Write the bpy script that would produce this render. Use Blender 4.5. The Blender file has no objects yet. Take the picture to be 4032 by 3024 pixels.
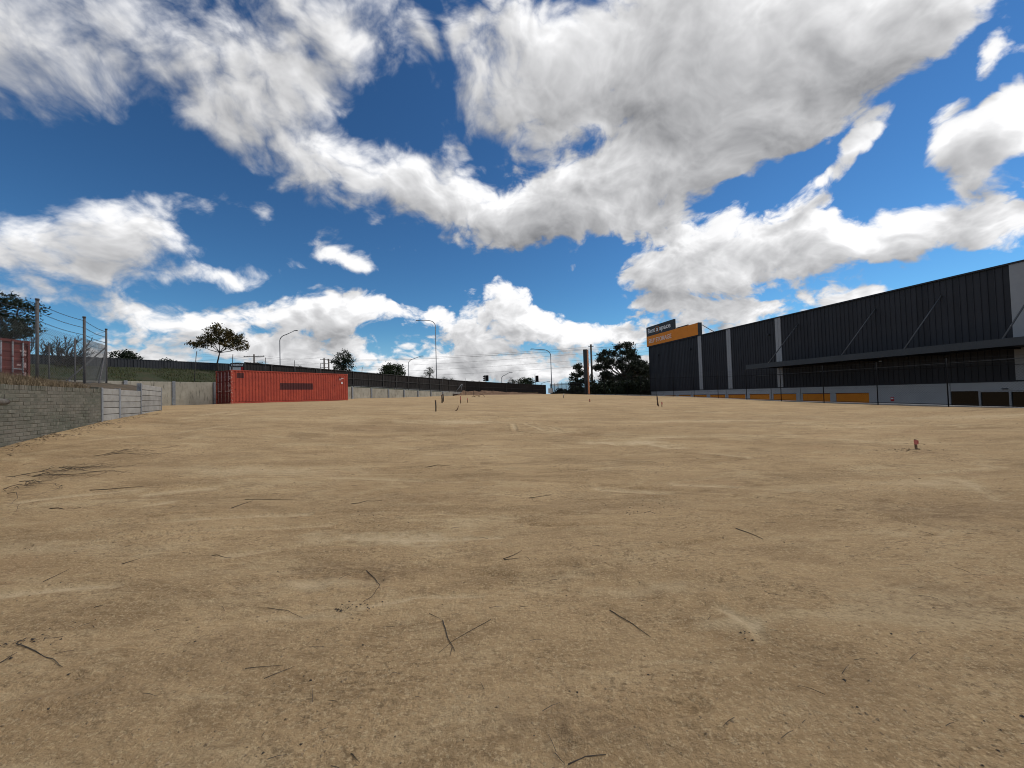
import bpy, math, random
import numpy as np
from mathutils import Matrix, Vector
sc = bpy.context.scene
# ---------------------------------------------------------------- camera
FPX, ROLL, PITCH, EYE = 1631.0, 0.030, math.atan(44/1631.0), 1.5
R0 = Vector((1,0,0)); FW = Vector((0,math.cos(PITCH),math.sin(PITCH))); U0 = Vector((0,-math.sin(PITCH),math.cos(PITCH)))
RT = R0*math.cos(ROLL)-U0*math.sin(ROLL); UP = U0*math.cos(ROLL)+R0*math.sin(ROLL)
cam = bpy.data.cameras.new('camera'); cam.sensor_width = 36.0; cam.lens = FPX/4032*36.0
cam.clip_start = .05; cam.clip_end = 6000
camo = bpy.data.objects.new('camera', cam); sc.collection.objects.link(camo)
m = Matrix((RT, UP, -FW)).transposed().to_4x4(); m.translation = (0,0,EYE); camo.matrix_world = m
sc.camera = camo
sc.cycles.filter_width = 1.05; sc.cycles.max_bounces = 6
def ray(x, y):
    d = FW*FPX + RT*(x-2016) - UP*(y-1512); return d
# ---------------------------------------------------------------- light
SUN_AZ, SUN_EL = math.radians(72), math.radians(50)      # azimuth clockwise from +Y
sdir = Vector((math.sin(SUN_AZ)*math.cos(SUN_EL), math.cos(SUN_AZ)*math.cos(SUN_EL), math.sin(SUN_EL)))
sun = bpy.data.lights.new('sun','SUN'); sun.energy = 2.05; sun.angle = math.radians(22); sun.color = (1,.95,.87)
suno = bpy.data.objects.new('sun', sun); sc.collection.objects.link(suno)
suno.rotation_euler = sdir.to_track_quat('Z','Y').to_euler()
sc.view_settings.view_transform='Standard'; sc.view_settings.look='None'; sc.view_settings.exposure=0; sc.view_settings.gamma=1
world = bpy.data.worlds.new('World'); sc.world = world; world.use_nodes = True
NT = world.node_tree; NT.nodes.clear()
def nd(t, **k):
    n = NT.nodes.new(t)
    for a,b in k.items(): setattr(n,a,b)
    return n
def lk(a,b): NT.links.new(a,b)
def mth(op, a, b=None, c=None, clamp=False):
    n = nd('ShaderNodeMath', operation=op, use_clamp=clamp)
    for i,v in enumerate((a,b,c)):
        if v is None: continue
        if isinstance(v,(int,float)): n.inputs[i].default_value = v
        else: lk(v, n.inputs[i])
    return n.outputs[0]
def vmt(op, a, b=None, c=None, out=0):
    n = nd('ShaderNodeVectorMath', operation=op)
    for i,v in enumerate((a,b,c)):
        if v is None: continue
        if op=='SCALE' and i==1:
            s=n.inputs['Scale']
            if isinstance(v,(int,float)): s.default_value=v
            else: lk(v,s)
        elif isinstance(v,(tuple,list)): n.inputs[i].default_value = v
        else: lk(v, n.inputs[i])
    return n.outputs['Value' if out=='v' else 0]
def smooth(v, a, b):
    n = nd('ShaderNodeMapRange', interpolation_type='SMOOTHSTEP'); lk(v,n.inputs['Value'])
    n.inputs['From Min'].default_value=a; n.inputs['From Max'].default_value=b; return n.outputs['Result']
def noise(v, scale, detail, rough=.5, dist=0., lac=2.0, col=False):
    n = nd('ShaderNodeTexNoise'); lk(v,n.inputs['Vector']); n.inputs['Scale'].default_value=scale
    n.inputs['Detail'].default_value=detail; n.inputs['Roughness'].default_value=rough
    n.inputs['Distortion'].default_value=dist; n.inputs['Lacunarity'].default_value=lac
    return n.outputs['Color' if col else 'Fac']
KZ = .6
dirv = nd('ShaderNodeTexCoord').outputs['Generated']
sep = nd('ShaderNodeSeparateXYZ'); lk(dirv, sep.inputs[0])
dz = mth('MAXIMUM', sep.outputs['Z'], -.15)
inv = mth('DIVIDE', 1.0, mth('ADD', dz, KZ))
P = vmt('MULTIPLY', vmt('SCALE', dirv, inv), (1,1,0))
# cloud masses: (x, y, rx, ry, tilt deg (counter-clockwise), weight), in 1/2212 of the photograph's width; turned into sky directions here
CL = [
(1760,30,430,190,25,1.5),(1490,190,320,220,28,1.25),(1960,40,190,110,38,.9),(1640,290,210,80,28,.7),
(1200,90,230,200,0,.85),(1380,420,190,110,10,.95),(1110,200,190,130,0,.9),(1230,390,130,110,0,.6),
(1000,420,290,95,-8,1.1),(720,370,260,75,-15,.95),(1180,475,230,70,-5,.95),(490,320,110,70,-30,.65),(570,455,55,55,-20,.5),
(150,80,380,140,0,.8),(480,110,300,170,-10,.62),(790,90,190,170,-30,.8),(640,240,190,90,-25,.85),(330,220,190,55,-20,.6),(560,220,150,70,0,.5),
(110,545,190,88,5,1.2),(330,510,160,85,-8,1.1),(210,600,150,40,-5,.7),(470,592,115,22,0,.95),
(1440,595,170,75,0,1.05),(1600,585,170,90,0,.85),(1770,535,170,95,5,1.1),(1570,480,110,35,30,.5),(1640,410,70,24,10,.55),(1900,525,70,40,0,.5),
(2150,310,170,85,15,1.2),(2000,465,80,60,20,.8),(2150,490,120,60,0,1.05),(1825,335,100,26,48,1.15),(2150,110,110,32,50,.95),(2190,210,80,40,30,.85),(2110,400,70,45,0,.6),(1740,410,60,18,40,.5),(1950,380,40,16,30,.4),(2050,250,50,20,40,.4),
(120,655,190,34,-5,.85),(370,695,170,40,0,.7),(600,695,190,58,5,1.05),(730,660,110,48,0,.9),(850,675,105,30,0,.85),(520,760,330,32,0,.95),(760,735,150,40,0,.65),
(1060,690,100,75,20,1.2),(1000,745,120,32,10,.8),(1180,705,100,38,-10,.85),(1310,725,150,28,0,.8),(1130,795,330,42,0,1.15),(820,795,260,26,0,.75),(300,800,300,26,0,.7),
(1650,670,110,38,5,.95),(1430,670,100,28,0,.75),(1830,645,90,24,0,.85),(1480,720,150,32,0,.8),(1380,795,120,36,0,.9),
(715,548,60,22,-15,.75),(625,575,34,15,0,.5),(765,580,48,18,-10,.7),
(870,255,95,28,15,-.6),(1065,318,45,36,0,-.55),(945,90,18,110,10,-.75),(1265,295,34,40,20,-.5),(1330,190,30,22,0,-.6),(540,405,150,34,-25,-.5),(690,130,50,28,0,-.35),
(1050,585,260,28,0,-.7),(250,350,220,70,0,-.6),(1700,380,110,36,25,-.7),(1900,420,120,50,30,-.5),(1330,545,60,30,0,-.5),(930,610,120,40,0,-.5),(560,630,160,22,0,-.5),(1250,640,120,26,0,-.6),(1600,640,200,16,0,-.35),
]
def proj(x,y):
    d = ray(x*4032/2212,y*4032/2212).normalized(); return np.array((d.x,d.y))/(max(d.z,-.15)+KZ)
def ellipse(x,y,rx,ry,t):
    t=math.radians(t); ax=np.array((math.cos(t),-math.sin(t)))*rx; ay=np.array((math.sin(t),math.cos(t)))*ry
    h=.4; c=proj(x,y)
    A=(proj(x+ax[0]*h,y+ax[1]*h)-proj(x-ax[0]*h,y-ax[1]*h))/(2*h); B=(proj(x+ay[0]*h,y+ay[1]*h)-proj(x-ay[0]*h,y-ay[1]*h))/(2*h)
    U,S,_=np.linalg.svd(np.stack((A,B),1)); return c,S,math.atan2(U[1,0],U[0,0])
ELL=[(ellipse(*c[:5]),c[5]) for c in CL]
def blobs(p):
    tot=None
    for (c,S,a),w in ELL:
        mp=nd('ShaderNodeMapping', vector_type='TEXTURE'); lk(p,mp.inputs['Vector'])
        mp.inputs['Location'].default_value=(c[0],c[1],0); mp.inputs['Rotation'].default_value=(0,0,a); mp.inputs['Scale'].default_value=(S[0]*1.35,S[1]*1.35,1)
        g=nd('ShaderNodeTexGradient', gradient_type='SPHERICAL'); lk(mp.outputs[0],g.inputs[0])
        tot = mth('MULTIPLY',g.outputs['Fac'],w) if tot is None else mth('MULTIPLY_ADD',g.outputs['Fac'],w,tot)
    return tot
def blobs_soft(p):
    return smooth(vmt('DISTANCE', vmt('MULTIPLY',p,(.8,1,0)), (*(proj(330,120)*np.array((.8,1))),0), out='v'), .75, .15)
warp = vmt('MULTIPLY', vmt('SUBTRACT', noise(P,5.0,2,.5,col=True), (.5,.5,.5)), (.11,.11,0))
PW = vmt('ADD', P, warp)
# the sky outside the frame goes on with the same broken cumulus
away = smooth(vmt('DISTANCE', vmt('MULTIPLY',P,(.42,1,0)), (0.0,1.1,0), out='v'), .6, .82)
gen = mth('MULTIPLY', mth('MULTIPLY_ADD', noise(P,2.2,2,.5), 4.2, -1.62), away)
def dens(p, det):
    f = noise(p, 6.5, det, .55, .0, 2.1)
    bil = noise(p, 16.0, 4, .5, 0.0)
    n = mth('MULTIPLY_ADD', f, 3.1, -1.55)
    n = mth('ADD', n, mth('MULTIPLY_ADD', mth('ABSOLUTE', mth('SUBTRACT', bil, .5)), 1.9, -.18))
    return n
TH0=.22
ts = vmt('NORMALIZE', vmt('SUBTRACT', (sdir.x/(sdir.z+KZ), sdir.y/(sdir.z+KZ), 0), P))
plen = vmt('LENGTH', P, out='v')
off = vmt('SCALE', ts, mth('MULTIPLY_ADD', plen, .035, .012))
B1 = mth('ADD', blobs(PW), gen)
B2 = mth('ADD', blobs(vmt('ADD', PW, vmt('SCALE', ts, mth('MULTIPLY_ADD', plen, .05, .03)))), gen)
D1 = mth('SUBTRACT', mth('ADD', B1, dens(PW,7)), TH0)
D2 = mth('SUBTRACT', mth('ADD', B2, dens(vmt('ADD',PW,off),4)), TH0)
soft = blobs_soft(P)
alpha = smooth(mth('DIVIDE', mth('ADD',D1,.02), mth('MULTIPLY_ADD', soft, .55, .44)), 0.0, 1.0)
tr = mth('DIVIDE', 1.0, mth('MULTIPLY_ADD', mth('MAXIMUM', D2, 0.0), 1.1, 1.0))
tr = mth('ADD', tr, mth('MULTIPLY', mth('SUBTRACT', D1, D2), .22))
ccol = nd('ShaderNodeMix', data_type='RGBA'); lk(mth('MULTIPLY',tr,.84,clamp=True), ccol.inputs['Factor'])
ccol.inputs[6].default_value=(.21,.214,.228,1); ccol.inputs[7].default_value=(1.02,1.02,1.03,1)
sky = nd('ShaderNodeTexSky', sky_type='NISHITA'); sky.sun_disc=False; sky.sun_elevation=SUN_EL; sky.sun_rotation=SUN_AZ
sky.altitude=100; sky.air_density=1.0; sky.dust_density=0.0; sky.ozone_density=3.0
STR=.092
gm = nd('ShaderNodeGamma'); lk(vmt('SCALE',sky.outputs[0],STR),gm.inputs[0]); gm.inputs[1].default_value=1.35
skyc = vmt('MULTIPLY', vmt('SCALE',gm.outputs[0],1/STR), (.74,1.15,1.27))
hz = smooth(dz, .16, -.02)
hm = nd('ShaderNodeMix', data_type='RGBA'); lk(mth('MULTIPLY',hz,.85), hm.inputs['Factor']); lk(skyc,hm.inputs[6]); hm.inputs[7].default_value=(.36/STR,.56/STR,.83/STR,1); skyc=hm.outputs[2]
cc = vmt('SCALE', ccol.outputs[2], 1/STR)
mix = nd('ShaderNodeMix', data_type='RGBA'); lk(alpha,mix.inputs['Factor']); lk(skyc,mix.inputs[6]); lk(cc,mix.inputs[7])
bg = nd('ShaderNodeBackground'); lk(mix.outputs[2],bg.inputs['Color']); bg.inputs['Strength'].default_value=STR
lk(bg.outputs[0], nd('ShaderNodeOutputWorld').inputs['Surface'])
world.cycles.sampling_method='MANUAL'; world.cycles.sample_map_resolution=512
# ================================================================ helpers
E = EYE                      # heights below are often given relative to the eye and lifted by E
rng = random.Random(7); nrg = np.random.default_rng(11)
COL = sc.collection
def link(o, parent=None):
    COL.objects.link(o)
    if parent is not None: o.parent = parent
    return o
def tag(o, label=None, cat=None, group=None, kind=None):
    if label: o['label'] = label
    if cat: o['category'] = cat
    if group: o['group'] = group
    if kind: o['kind'] = kind
    return o
def thing(name, label, cat, loc=(0,0,0), rz=0, group=None):
    o = bpy.data.objects.new(name, None); o.empty_display_size=.2
    link(o); o.location = loc; o.rotation_euler = (0,0,rz)
    return tag(o,label,cat,group)
class MB:
    def __init__(s): s.v=[]; s.f=[]
    def add(s, vs, fs):
        b=len(s.v); s.v+= [tuple(p) for p in vs]; s.f+=[tuple(i+b for i in f) for f in fs]; return s
    def box(s, x0,x1,y0,y1,z0,z1):
        return s.add([(x0,y0,z0),(x1,y0,z0),(x1,y1,z0),(x0,y1,z0),(x0,y0,z1),(x1,y0,z1),(x1,y1,z1),(x0,y1,z1)],
            [(0,3,2,1),(4,5,6,7),(0,1,5,4),(1,2,6,5),(2,3,7,6),(3,0,4,7)])
    def bar(s, p, q, w, h=None, up=(0,0,1)):
        p=Vector(p); q=Vector(q); h=h or w; d=(q-p).normalized(); u=Vector(up)
        if abs(d.dot(u))>.95: u=Vector((1,0,0))
        a=d.cross(u).normalized()*w/2; b=a.cross(d).normalized()*h/2
        vs=[p-a-b,p+a-b,p+a+b,p-a+b,q-a-b,q+a-b,q+a+b,q-a+b]
        return s.add(vs,[(0,3,2,1),(4,5,6,7),(0,1,5,4),(1,2,6,5),(2,3,7,6),(3,0,4,7)])
    def tube(s, pts, r, n=8, cap=True):
        pts=[Vector(p) for p in pts]; k=len(pts); rs=r if isinstance(r,(list,tuple)) else [r]*k
        vs=[]; ref=None
        for i,p in enumerate(pts):
            d=(pts[min(i+1,k-1)]-pts[max(i-1,0)])
            d = d.normalized() if d.length>1e-9 else Vector((0,0,1))
            u=Vector((0,0,1)) if abs(d.z)<.9 else Vector((1,0,0))
            a=d.cross(u).normalized()
            if ref is not None:
                a=(ref-d*ref.dot(d)); a = a.normalized() if a.length>1e-6 else d.cross(u).normalized()
            ref=a; b=d.cross(a)
            for j in range(n):
                t=2*math.pi*j/n; vs.append(p+(a*math.cos(t)+b*math.sin(t))*rs[i])
        fs=[(i*n+j,i*n+(j+1)%n,(i+1)*n+(j+1)%n,(i+1)*n+j) for i in range(k-1) for j in range(n)]
        if cap: fs+=[tuple(range(n))[::-1], tuple((k-1)*n+j for j in range(n))]
        return s.add(vs,fs)
    def prism(s, poly, y0, y1):      # polygon in xz, extruded in y
        n=len(poly); vs=[(x,y0,z) for x,z in poly]+[(x,y1,z) for x,z in poly]
        return s.add(vs,[tuple(range(n)),tuple(range(2*n-1,n-1,-1))]+[(i,i+n,(i+1)%n+n,(i+1)%n) for i in range(n)])
    def mesh(s, name, m=None, smooth=False):
        me=bpy.data.meshes.new(name); me.from_pydata(s.v,[],s.f); me.update()
        if m is not None: me.materials.append(m)
        if smooth: me.polygons.foreach_set('use_smooth',[True]*len(me.polygons))
        return me
    def build(s, name, m, parent=None, smooth=False, loc=None):
        o=bpy.data.objects.new(name,s.mesh(name,m,smooth)); link(o,parent)
        if loc is not None: o.location=loc
        return o
def inst(name, me, parent=None, loc=(0,0,0), rot=(0,0,0), scale=None):
    o=bpy.data.objects.new(name,me); link(o,parent); o.location=loc; o.rotation_euler=rot
    if scale: o.scale=scale
    return o
def grid_mesh(name, P, m, smooth=True):     # P: (ny,nx,3) array
    ny,nx,_=P.shape; me=bpy.data.meshes.new(name); nv=ny*nx
    me.vertices.add(nv); me.vertices.foreach_set('co',np.ascontiguousarray(P.reshape(-1,3),dtype=np.float32).ravel())
    i=np.arange((ny-1)*(nx-1)); r=i//(nx-1); c=i%(nx-1); a=r*nx+c
    q=np.stack((a,a+1,a+nx+1,a+nx),1).astype(np.int32)
    me.loops.add(q.size); me.loops.foreach_set('vertex_index',q.ravel())
    me.polygons.add(len(q)); me.polygons.foreach_set('loop_start',np.arange(0,q.size,4,dtype=np.int32)); me.polygons.foreach_set('loop_total',np.full(len(q),4,dtype=np.int32))
    if smooth: me.polygons.foreach_set('use_smooth',np.ones(len(q),dtype=bool))
    me.update(); me.validate(); me.materials.append(m); return me
# value noise (numpy)
_tab=nrg.random((256,256))
def vnoise(x,y):
    xi=np.floor(x).astype(int); yi=np.floor(y).astype(int); fx=x-xi; fy=y-yi
    fx=fx*fx*(3-2*fx); fy=fy*fy*(3-2*fy); g=lambda a,b:_tab[a&255,b&255]
    return (g(xi,yi)*(1-fx)+g(xi+1,yi)*fx)*(1-fy)+(g(xi,yi+1)*(1-fx)+g(xi+1,yi+1)*fx)*fy-.5
# ================================================================ materials
def mat(name, c1, c2=None, scale=4.0, lo=.35, hi=.65, rough=.8, metal=0., spec=.3, bump=0., bscale=40., bdist=.01, stretch=(1,1,1), pos=False, detail=6, rnd=0., c3=None, s3=1.0, lo3=.5, hi3=.7, st3=None):
    m=bpy.data.materials.new(name); m.use_nodes=True; t=m.node_tree; b=t.nodes['Principled BSDF']
    b.inputs['Roughness'].default_value=rough; b.inputs['Metallic'].default_value=metal; b.inputs['Specular IOR Level'].default_value=spec
    N=t.nodes.new; L=t.links.new
    co=N('ShaderNodeNewGeometry').outputs['Position'] if pos else N('ShaderNodeTexCoord').outputs['Object']
    def ns(sc_,st,det=detail):
        mp=N('ShaderNodeMapping'); mp.inputs['Scale'].default_value=st; L(co,mp.inputs[0])
        n=N('ShaderNodeTexNoise'); n.inputs['Scale'].default_value=sc_; n.inputs['Detail'].default_value=det; n.inputs['Roughness'].default_value=.6
        L(mp.outputs[0],n.inputs['Vector']); return n.outputs['Fac']
    def rmp(f,a,c):
        r=N('ShaderNodeMapRange'); r.inputs['From Min'].default_value=a; r.inputs['From Max'].default_value=c; L(f,r.inputs[0]); return r.outputs[0]
    def mx(f,a,c):
        x=N('ShaderNodeMix'); x.data_type='RGBA'; L(f,x.inputs['Factor'])
        for i,v in ((6,a),(7,c)):
            if isinstance(v,tuple): x.inputs[i].default_value=(*v,1)
            else: L(v,x.inputs[i])
        return x.outputs[2]
    col=None
    if c2 is not None: col=mx(rmp(ns(scale,stretch),lo,hi),c1,c2)
    if c3 is not None: col=mx(rmp(ns(s3,st3 or stretch),lo3,hi3),col if col is not None else c1,c3)
    if rnd:
        oi=N('ShaderNodeObjectInfo'); h=N('ShaderNodeHueSaturation'); r=N('ShaderNodeMapRange'); L(oi.outputs['Random'],r.inputs[0])
        r.inputs['To Min'].default_value=1-rnd; r.inputs['To Max'].default_value=1+rnd; L(r.outputs[0],h.inputs['Value'])
        if col is not None: L(col,h.inputs['Color'])
        else: h.inputs['Color'].default_value=(*c1,1)
        col=h.outputs[0]
    if col is None: b.inputs['Base Color'].default_value=(*c1,1)
    else: L(col,b.inputs['Base Color'])
    if bump:
        bm=N('ShaderNodeBump'); bm.inputs['Strength'].default_value=bump; bm.inputs['Distance'].default_value=bdist
        L(ns(bscale,stretch,4),bm.inputs['Height']); L(bm.outputs[0],b.inputs['Normal'])
    return m
M={}
M['brick']=mat('brick',(.152,.139,.113),(.106,.108,.083),scale=1.6,lo=.38,hi=.6,rough=.95,bump=.8,bscale=60,pos=True,rnd=.14,c3=(.185,.172,.138),s3=11,lo3=.50,hi3=.70)
M['mortar']=mat('mortar',(.148,.137,.112),(.106,.106,.083),scale=3,rough=1,bump=.6,bscale=80,pos=True)
M['sleeper']=mat('sleeper',(.35,.34,.315),(.26,.25,.23),scale=2.5,rough=.9,bump=.35,bscale=50,rnd=.10,pos=True,c3=(.24,.22,.19),s3=6,lo3=.58,hi3=.75)
M['galv']=mat('galvanised',(.30,.32,.34),(.20,.21,.225),scale=8,rough=.55,metal=.35,rnd=.1)
M['concrete']=mat('concrete_panel',(.40,.375,.31),(.29,.27,.22),scale=1.4,rough=.95,bump=.4,bscale=30,pos=True,c3=(.05,.05,.042),s3=5,lo3=.55,hi3=.78,st3=(1.6,1.6,.25),rnd=.06)
M['plinth']=mat('concrete_plinth',(.30,.295,.28),(.21,.205,.19),scale=2,rough=.95,bump=.3,pos=True,rnd=.08)
M['paling']=mat('paling',(.030,.027,.026),(.046,.041,.038),scale=3,rough=.9,spec=.08,pos=True,stretch=(3,3,.4),rnd=.12)
M['rail']=mat('paling_rail',(.058,.054,.050),(.040,.037,.034),scale=4,rough=.85,rnd=.1)
M['steelfence']=mat('steel_fence',(.030,.032,.036),(.038,.040,.044),scale=2,rough=.6,rnd=.06)
M['post']=mat('old_post',(.075,.072,.072),(.125,.12,.118),scale=9,rough=.75,metal=.15,pos=True,rnd=.1)
M['wire']=mat('wire',(.05,.05,.052),rough=.6,metal=.3)
M['mesh']=mat('galvanised_mesh',(.10,.105,.11),rough=.6,metal=.2)
M['black']=mat('black_steel',(.006,.006,.007),(.009,.009,.010),scale=6,rough=.7,spec=.1)
M['clad']=mat('cladding',(.026,.027,.031),(.033,.034,.039),scale=.5,rough=.6,spec=.22,rnd=.16)
M['cladtrim']=mat('cladding_trim',(.020,.022,.028),rough=.55)
M['canopy']=mat('canopy_fascia',(.038,.043,.048),(.046,.051,.056),scale=1.2,rough=.5)
M['strip']=mat('light_strip',(.29,.295,.30),(.33,.335,.34),scale=.8,rough=.6,rnd=.05)
M['precast']=mat('precast',(.36,.375,.385),(.41,.42,.43),scale=.7,rough=.8,bump=.15,rnd=.03)
M['roller']=mat('roller_door',(.74,.25,.010),(.68,.22,.008),scale=2,rough=.6)
M['glass']=mat('dark_glass',(.004,.005,.005),rough=.12,spec=.22)
M['rod']=mat('tie_rod_steel',(.085,.088,.092),rough=.6)
M['alu']=mat('aluminium',(.30,.31,.32),rough=.45,metal=.3)
M['signgrey']=mat('sign_grey',(.035,.040,.044),rough=.6)
M['signorange']=mat('sign_orange',(.78,.25,.012),(.74,.23,.010),scale=1,rough=.6)
M['signwhite']=mat('sign_white',(.78,.78,.77),rough=.6)
M['signpale']=mat('sign_pale',(.80,.66,.58),rough=.6)
M['pylonface']=mat('pylon_face',(.45,.17,.07),(.38,.14,.06),scale=3,rough=.7)
M['red']=mat('red_panel',(.50,.02,.02),rough=.5)
M['white']=mat('white_paint',(.72,.72,.70),(.62,.62,.60),scale=3,rough=.7)
M['lamp']=mat('lamp_pole',(.115,.125,.14),(.15,.16,.175),scale=5,rough=.5,metal=.4)
M['lamphead']=mat('lamp_head',(.075,.08,.09),rough=.5,metal=.2)
M['wood']=mat('pole_timber',(.07,.058,.048),(.11,.095,.08),scale=6,rough=.9,stretch=(4,4,.3))
M['peg']=mat('peg_timber',(.20,.12,.07),(.13,.08,.05),scale=20,rough=.9,stretch=(3,3,.5))
M['pegpink']=mat('marking_pink',(.62,.20,.16),(.50,.15,.12),scale=30,rough=.8)
M['conduit']=mat('black_conduit',(.010,.010,.011),(.02,.02,.02),scale=10,rough=.5)
M['rust']=mat('rusty_wire',(.10,.05,.03),rough=.8,metal=.2)
M['stick']=mat('stick',(.045,.036,.029),(.080,.065,.051),scale=25,rough=.95,rnd=.3)
M['bark']=mat('bark',(.05,.043,.036),(.085,.075,.065),scale=7,rough=.95,stretch=(3,3,.6))
M['palebark']=mat('pale_bark',(.16,.145,.125),(.09,.08,.07),scale=5,rough=.9,stretch=(3,3,.5))
def leafmat(n,c,c2): 
    m=mat(n,c,c2,scale=1.3,lo=.4,hi=.6,rough=.7,spec=.2,pos=True); return m
M['leafdark']=leafmat('leaf_dark',(.014,.021,.011),(.032,.042,.020))
M['leafeuc']=leafmat('leaf_eucalypt',(.016,.022,.012),(.036,.044,.024))
M['leafgreen']=leafmat('leaf_green',(.020,.034,.014),(.036,.050,.018))
M['leafautumn']=leafmat('leaf_autumn',(.045,.050,.018),(.11,.075,.022))
M['drygrass']=mat('dry_grass',(.27,.205,.125),(.15,.11,.065),scale=3,rough=.9,pos=True)
M['grass']=mat('grass_blades',(.045,.062,.020),(.085,.082,.030),scale=1.2,rough=.9,pos=True)
M['bank']=mat('embankment_soil',(.030,.042,.016),(.055,.050,.026),scale=1.1,rough=1,pos=True,bump=.6,bscale=6,bdist=.08)
M['yard']=mat('yard_soil',(.13,.095,.06),(.07,.055,.035),scale=1.5,rough=1,pos=True,bump=.6,bscale=12,bdist=.05)
M['redsoil']=mat('red_soil',(.25,.155,.10),(.16,.10,.065),scale=2,rough=1,pos=True,bump=.8,bscale=6,bdist=.08)
M['asphalt']=mat('asphalt',(.05,.05,.052),(.065,.064,.064),scale=3,rough=.95,pos=True)
M['clod']=mat('soil_clod',(.36,.265,.16),(.24,.17,.10),scale=14,rough=1,pos=True)
M['patchred']=mat('old_container',(.15,.030,.022),(.10,.022,.018),scale=3,rough=.7,bump=.1)
# ---- bare site ground
def ground_material():
    m=bpy.data.materials.new('site_ground'); m.use_nodes=True; t=m.node_tree; b=t.nodes['Principled BSDF']; N=t.nodes.new; L=t.links.new
    b.inputs['Roughness'].default_value=1.0; b.inputs['Specular IOR Level'].default_value=.12
    co=N('ShaderNodeNewGeometry').outputs['Position']
    def ns(scale,st=(1,1,1),rot=0.,det=6,ro=.6,dist=0.):
        mp=N('ShaderNodeMapping'); mp.inputs['Rotation'].default_value=(0,0,rot); mp.inputs['Scale'].default_value=st; L(co,mp.inputs[0])
        n=N('ShaderNodeTexNoise'); n.inputs['Scale'].default_value=scale; n.inputs['Detail'].default_value=det; n.inputs['Roughness'].default_value=ro; n.inputs['Distortion'].default_value=dist
        L(mp.outputs[0],n.inputs['Vector']); return n.outputs['Fac']
    def rmp(f,a,c,x=0.,y=1.):
        r=N('ShaderNodeMapRange'); r.interpolation_type='SMOOTHSTEP'; L(f,r.inputs[0])
        for k,v in zip(('From Min','From Max','To Min','To Max'),(a,c,x,y)): r.inputs[k].default_value=v
        return r.outputs[0]
    def mx(f,a,c,bt='MIX'):
        x=N('ShaderNodeMix'); x.data_type='RGBA'; x.blend_type=bt
        if isinstance(f,float): x.inputs['Factor'].default_value=f
        else: L(f,x.inputs['Factor'])
        for i,v in ((6,a),(7,c)):
            if isinstance(v,tuple): x.inputs[i].default_value=(*v,1)
            else: L(v,x.inputs[i])
        return x.outputs[2]
    def mul(a,c,op='MULTIPLY'):
        x=N('ShaderNodeMath'); x.operation=op
        for i,v in enumerate((a,c)):
            if isinstance(v,float): x.inputs[i].default_value=v
            else: L(v,x.inputs[i])
        return x.outputs[0]
    A=(.548,.379,.204); B=(.455,.308,.161); Cc=(.272,.178,.090); Dp=(.65,.49,.285); R_=(.47,.28,.15)
    c=mx(rmp(ns(.35,(1,1.6,1),.25),.36,.64),A,B)                            # broad patches
    c=mx(rmp(ns(.7,(.55,1.7,1),.18,det=11,ro=.72,dist=.6),.50,.64,0,.6),c,Cc)              # dark graded streaks
    c=mx(rmp(ns(.6,(.45,2.0,1),-.15,det=11,ro=.72,dist=.8),.54,.64,0,.6),c,Dp)      # pale dry scrapes
    c=mx(rmp(ns(.5,(1,1,1),0,det=3),.60,.75,0,.45),c,R_)                    # reddish clay
    c=mx(rmp(ns(2.6,(.5,1.6,1),.3,det=6),.58,.74,0,.5),c,Cc)
    c=mx(rmp(ns(1.5,(.7,1.4,1),.1,det=11,ro=.72,dist=.4),.52,.60,0,.30),c,Dp)
    c=mx(rmp(ns(1.15,(.6,1.5,1),.22,det=11,ro=.74,dist=.4),.525,.605,0,.30),c,Cc)
    pm=rmp(ns(1.3,(.8,1.3,1),.2,det=4),.42,.62,.25,1.)                       # where the surface is rough
    c=mx(mul(rmp(ns(26.,(.8,1.1,1),.2,det=6,ro=.75),.51,.60,0,.62),pm),c,(.17,.115,.062))   # dark crumbs, with the shade of small hollows put into the colour
    c=mx(rmp(ns(11.,(.6,1.3,1),.3,det=7,ro=.75),.53,.65,0,.45),c,Cc)
    c=mx(rmp(ns(48.,(1,1,1),0,det=4,ro=.75),.52,.62,0,.6),c,(.68,.52,.31))
    sc_=ns(5.,(.35,1.5,1),.25,det=6,ro=.65)
    c=mx(rmp(sc_,.60,.72,0,.6),c,Cc)
    def att(n):
        a_=N('ShaderNodeAttribute'); a_.attribute_name=n; return a_.outputs['Fac']
    grain=rmp(ns(22.,(.8,1.1,1),.1,det=6,ro=.75),.40,.60,.25,1.)
    c=mx(mul(mul(att('dark'),grain),.6),c,(.215,.14,.078))
    c=mx(mul(mul(att('pale'),rmp(ns(9.,det=6,ro=.7),.35,.6,.45,1.)),.85),c,(.70,.545,.335))
    L(c,b.inputs['Base Color'])
    h=mul(mul(ns(9.,(.8,1.2,1),.2,det=7,ro=.66),.6),mul(ns(42.,det=5,ro=.7),.45),'ADD')
    h=mul(h,mul(rmp(ns(1.1,(.6,1.6,1),.1,det=6),.35,.7),.35),'ADD')
    bm=N('ShaderNodeBump'); bm.inputs['Strength'].default_value=1.0; bm.inputs['Distance'].default_value=.075
    L(h,bm.inputs['Height']); L(bm.outputs[0],b.inputs['Normal'])
    return m
M['site']=ground_material()
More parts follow.
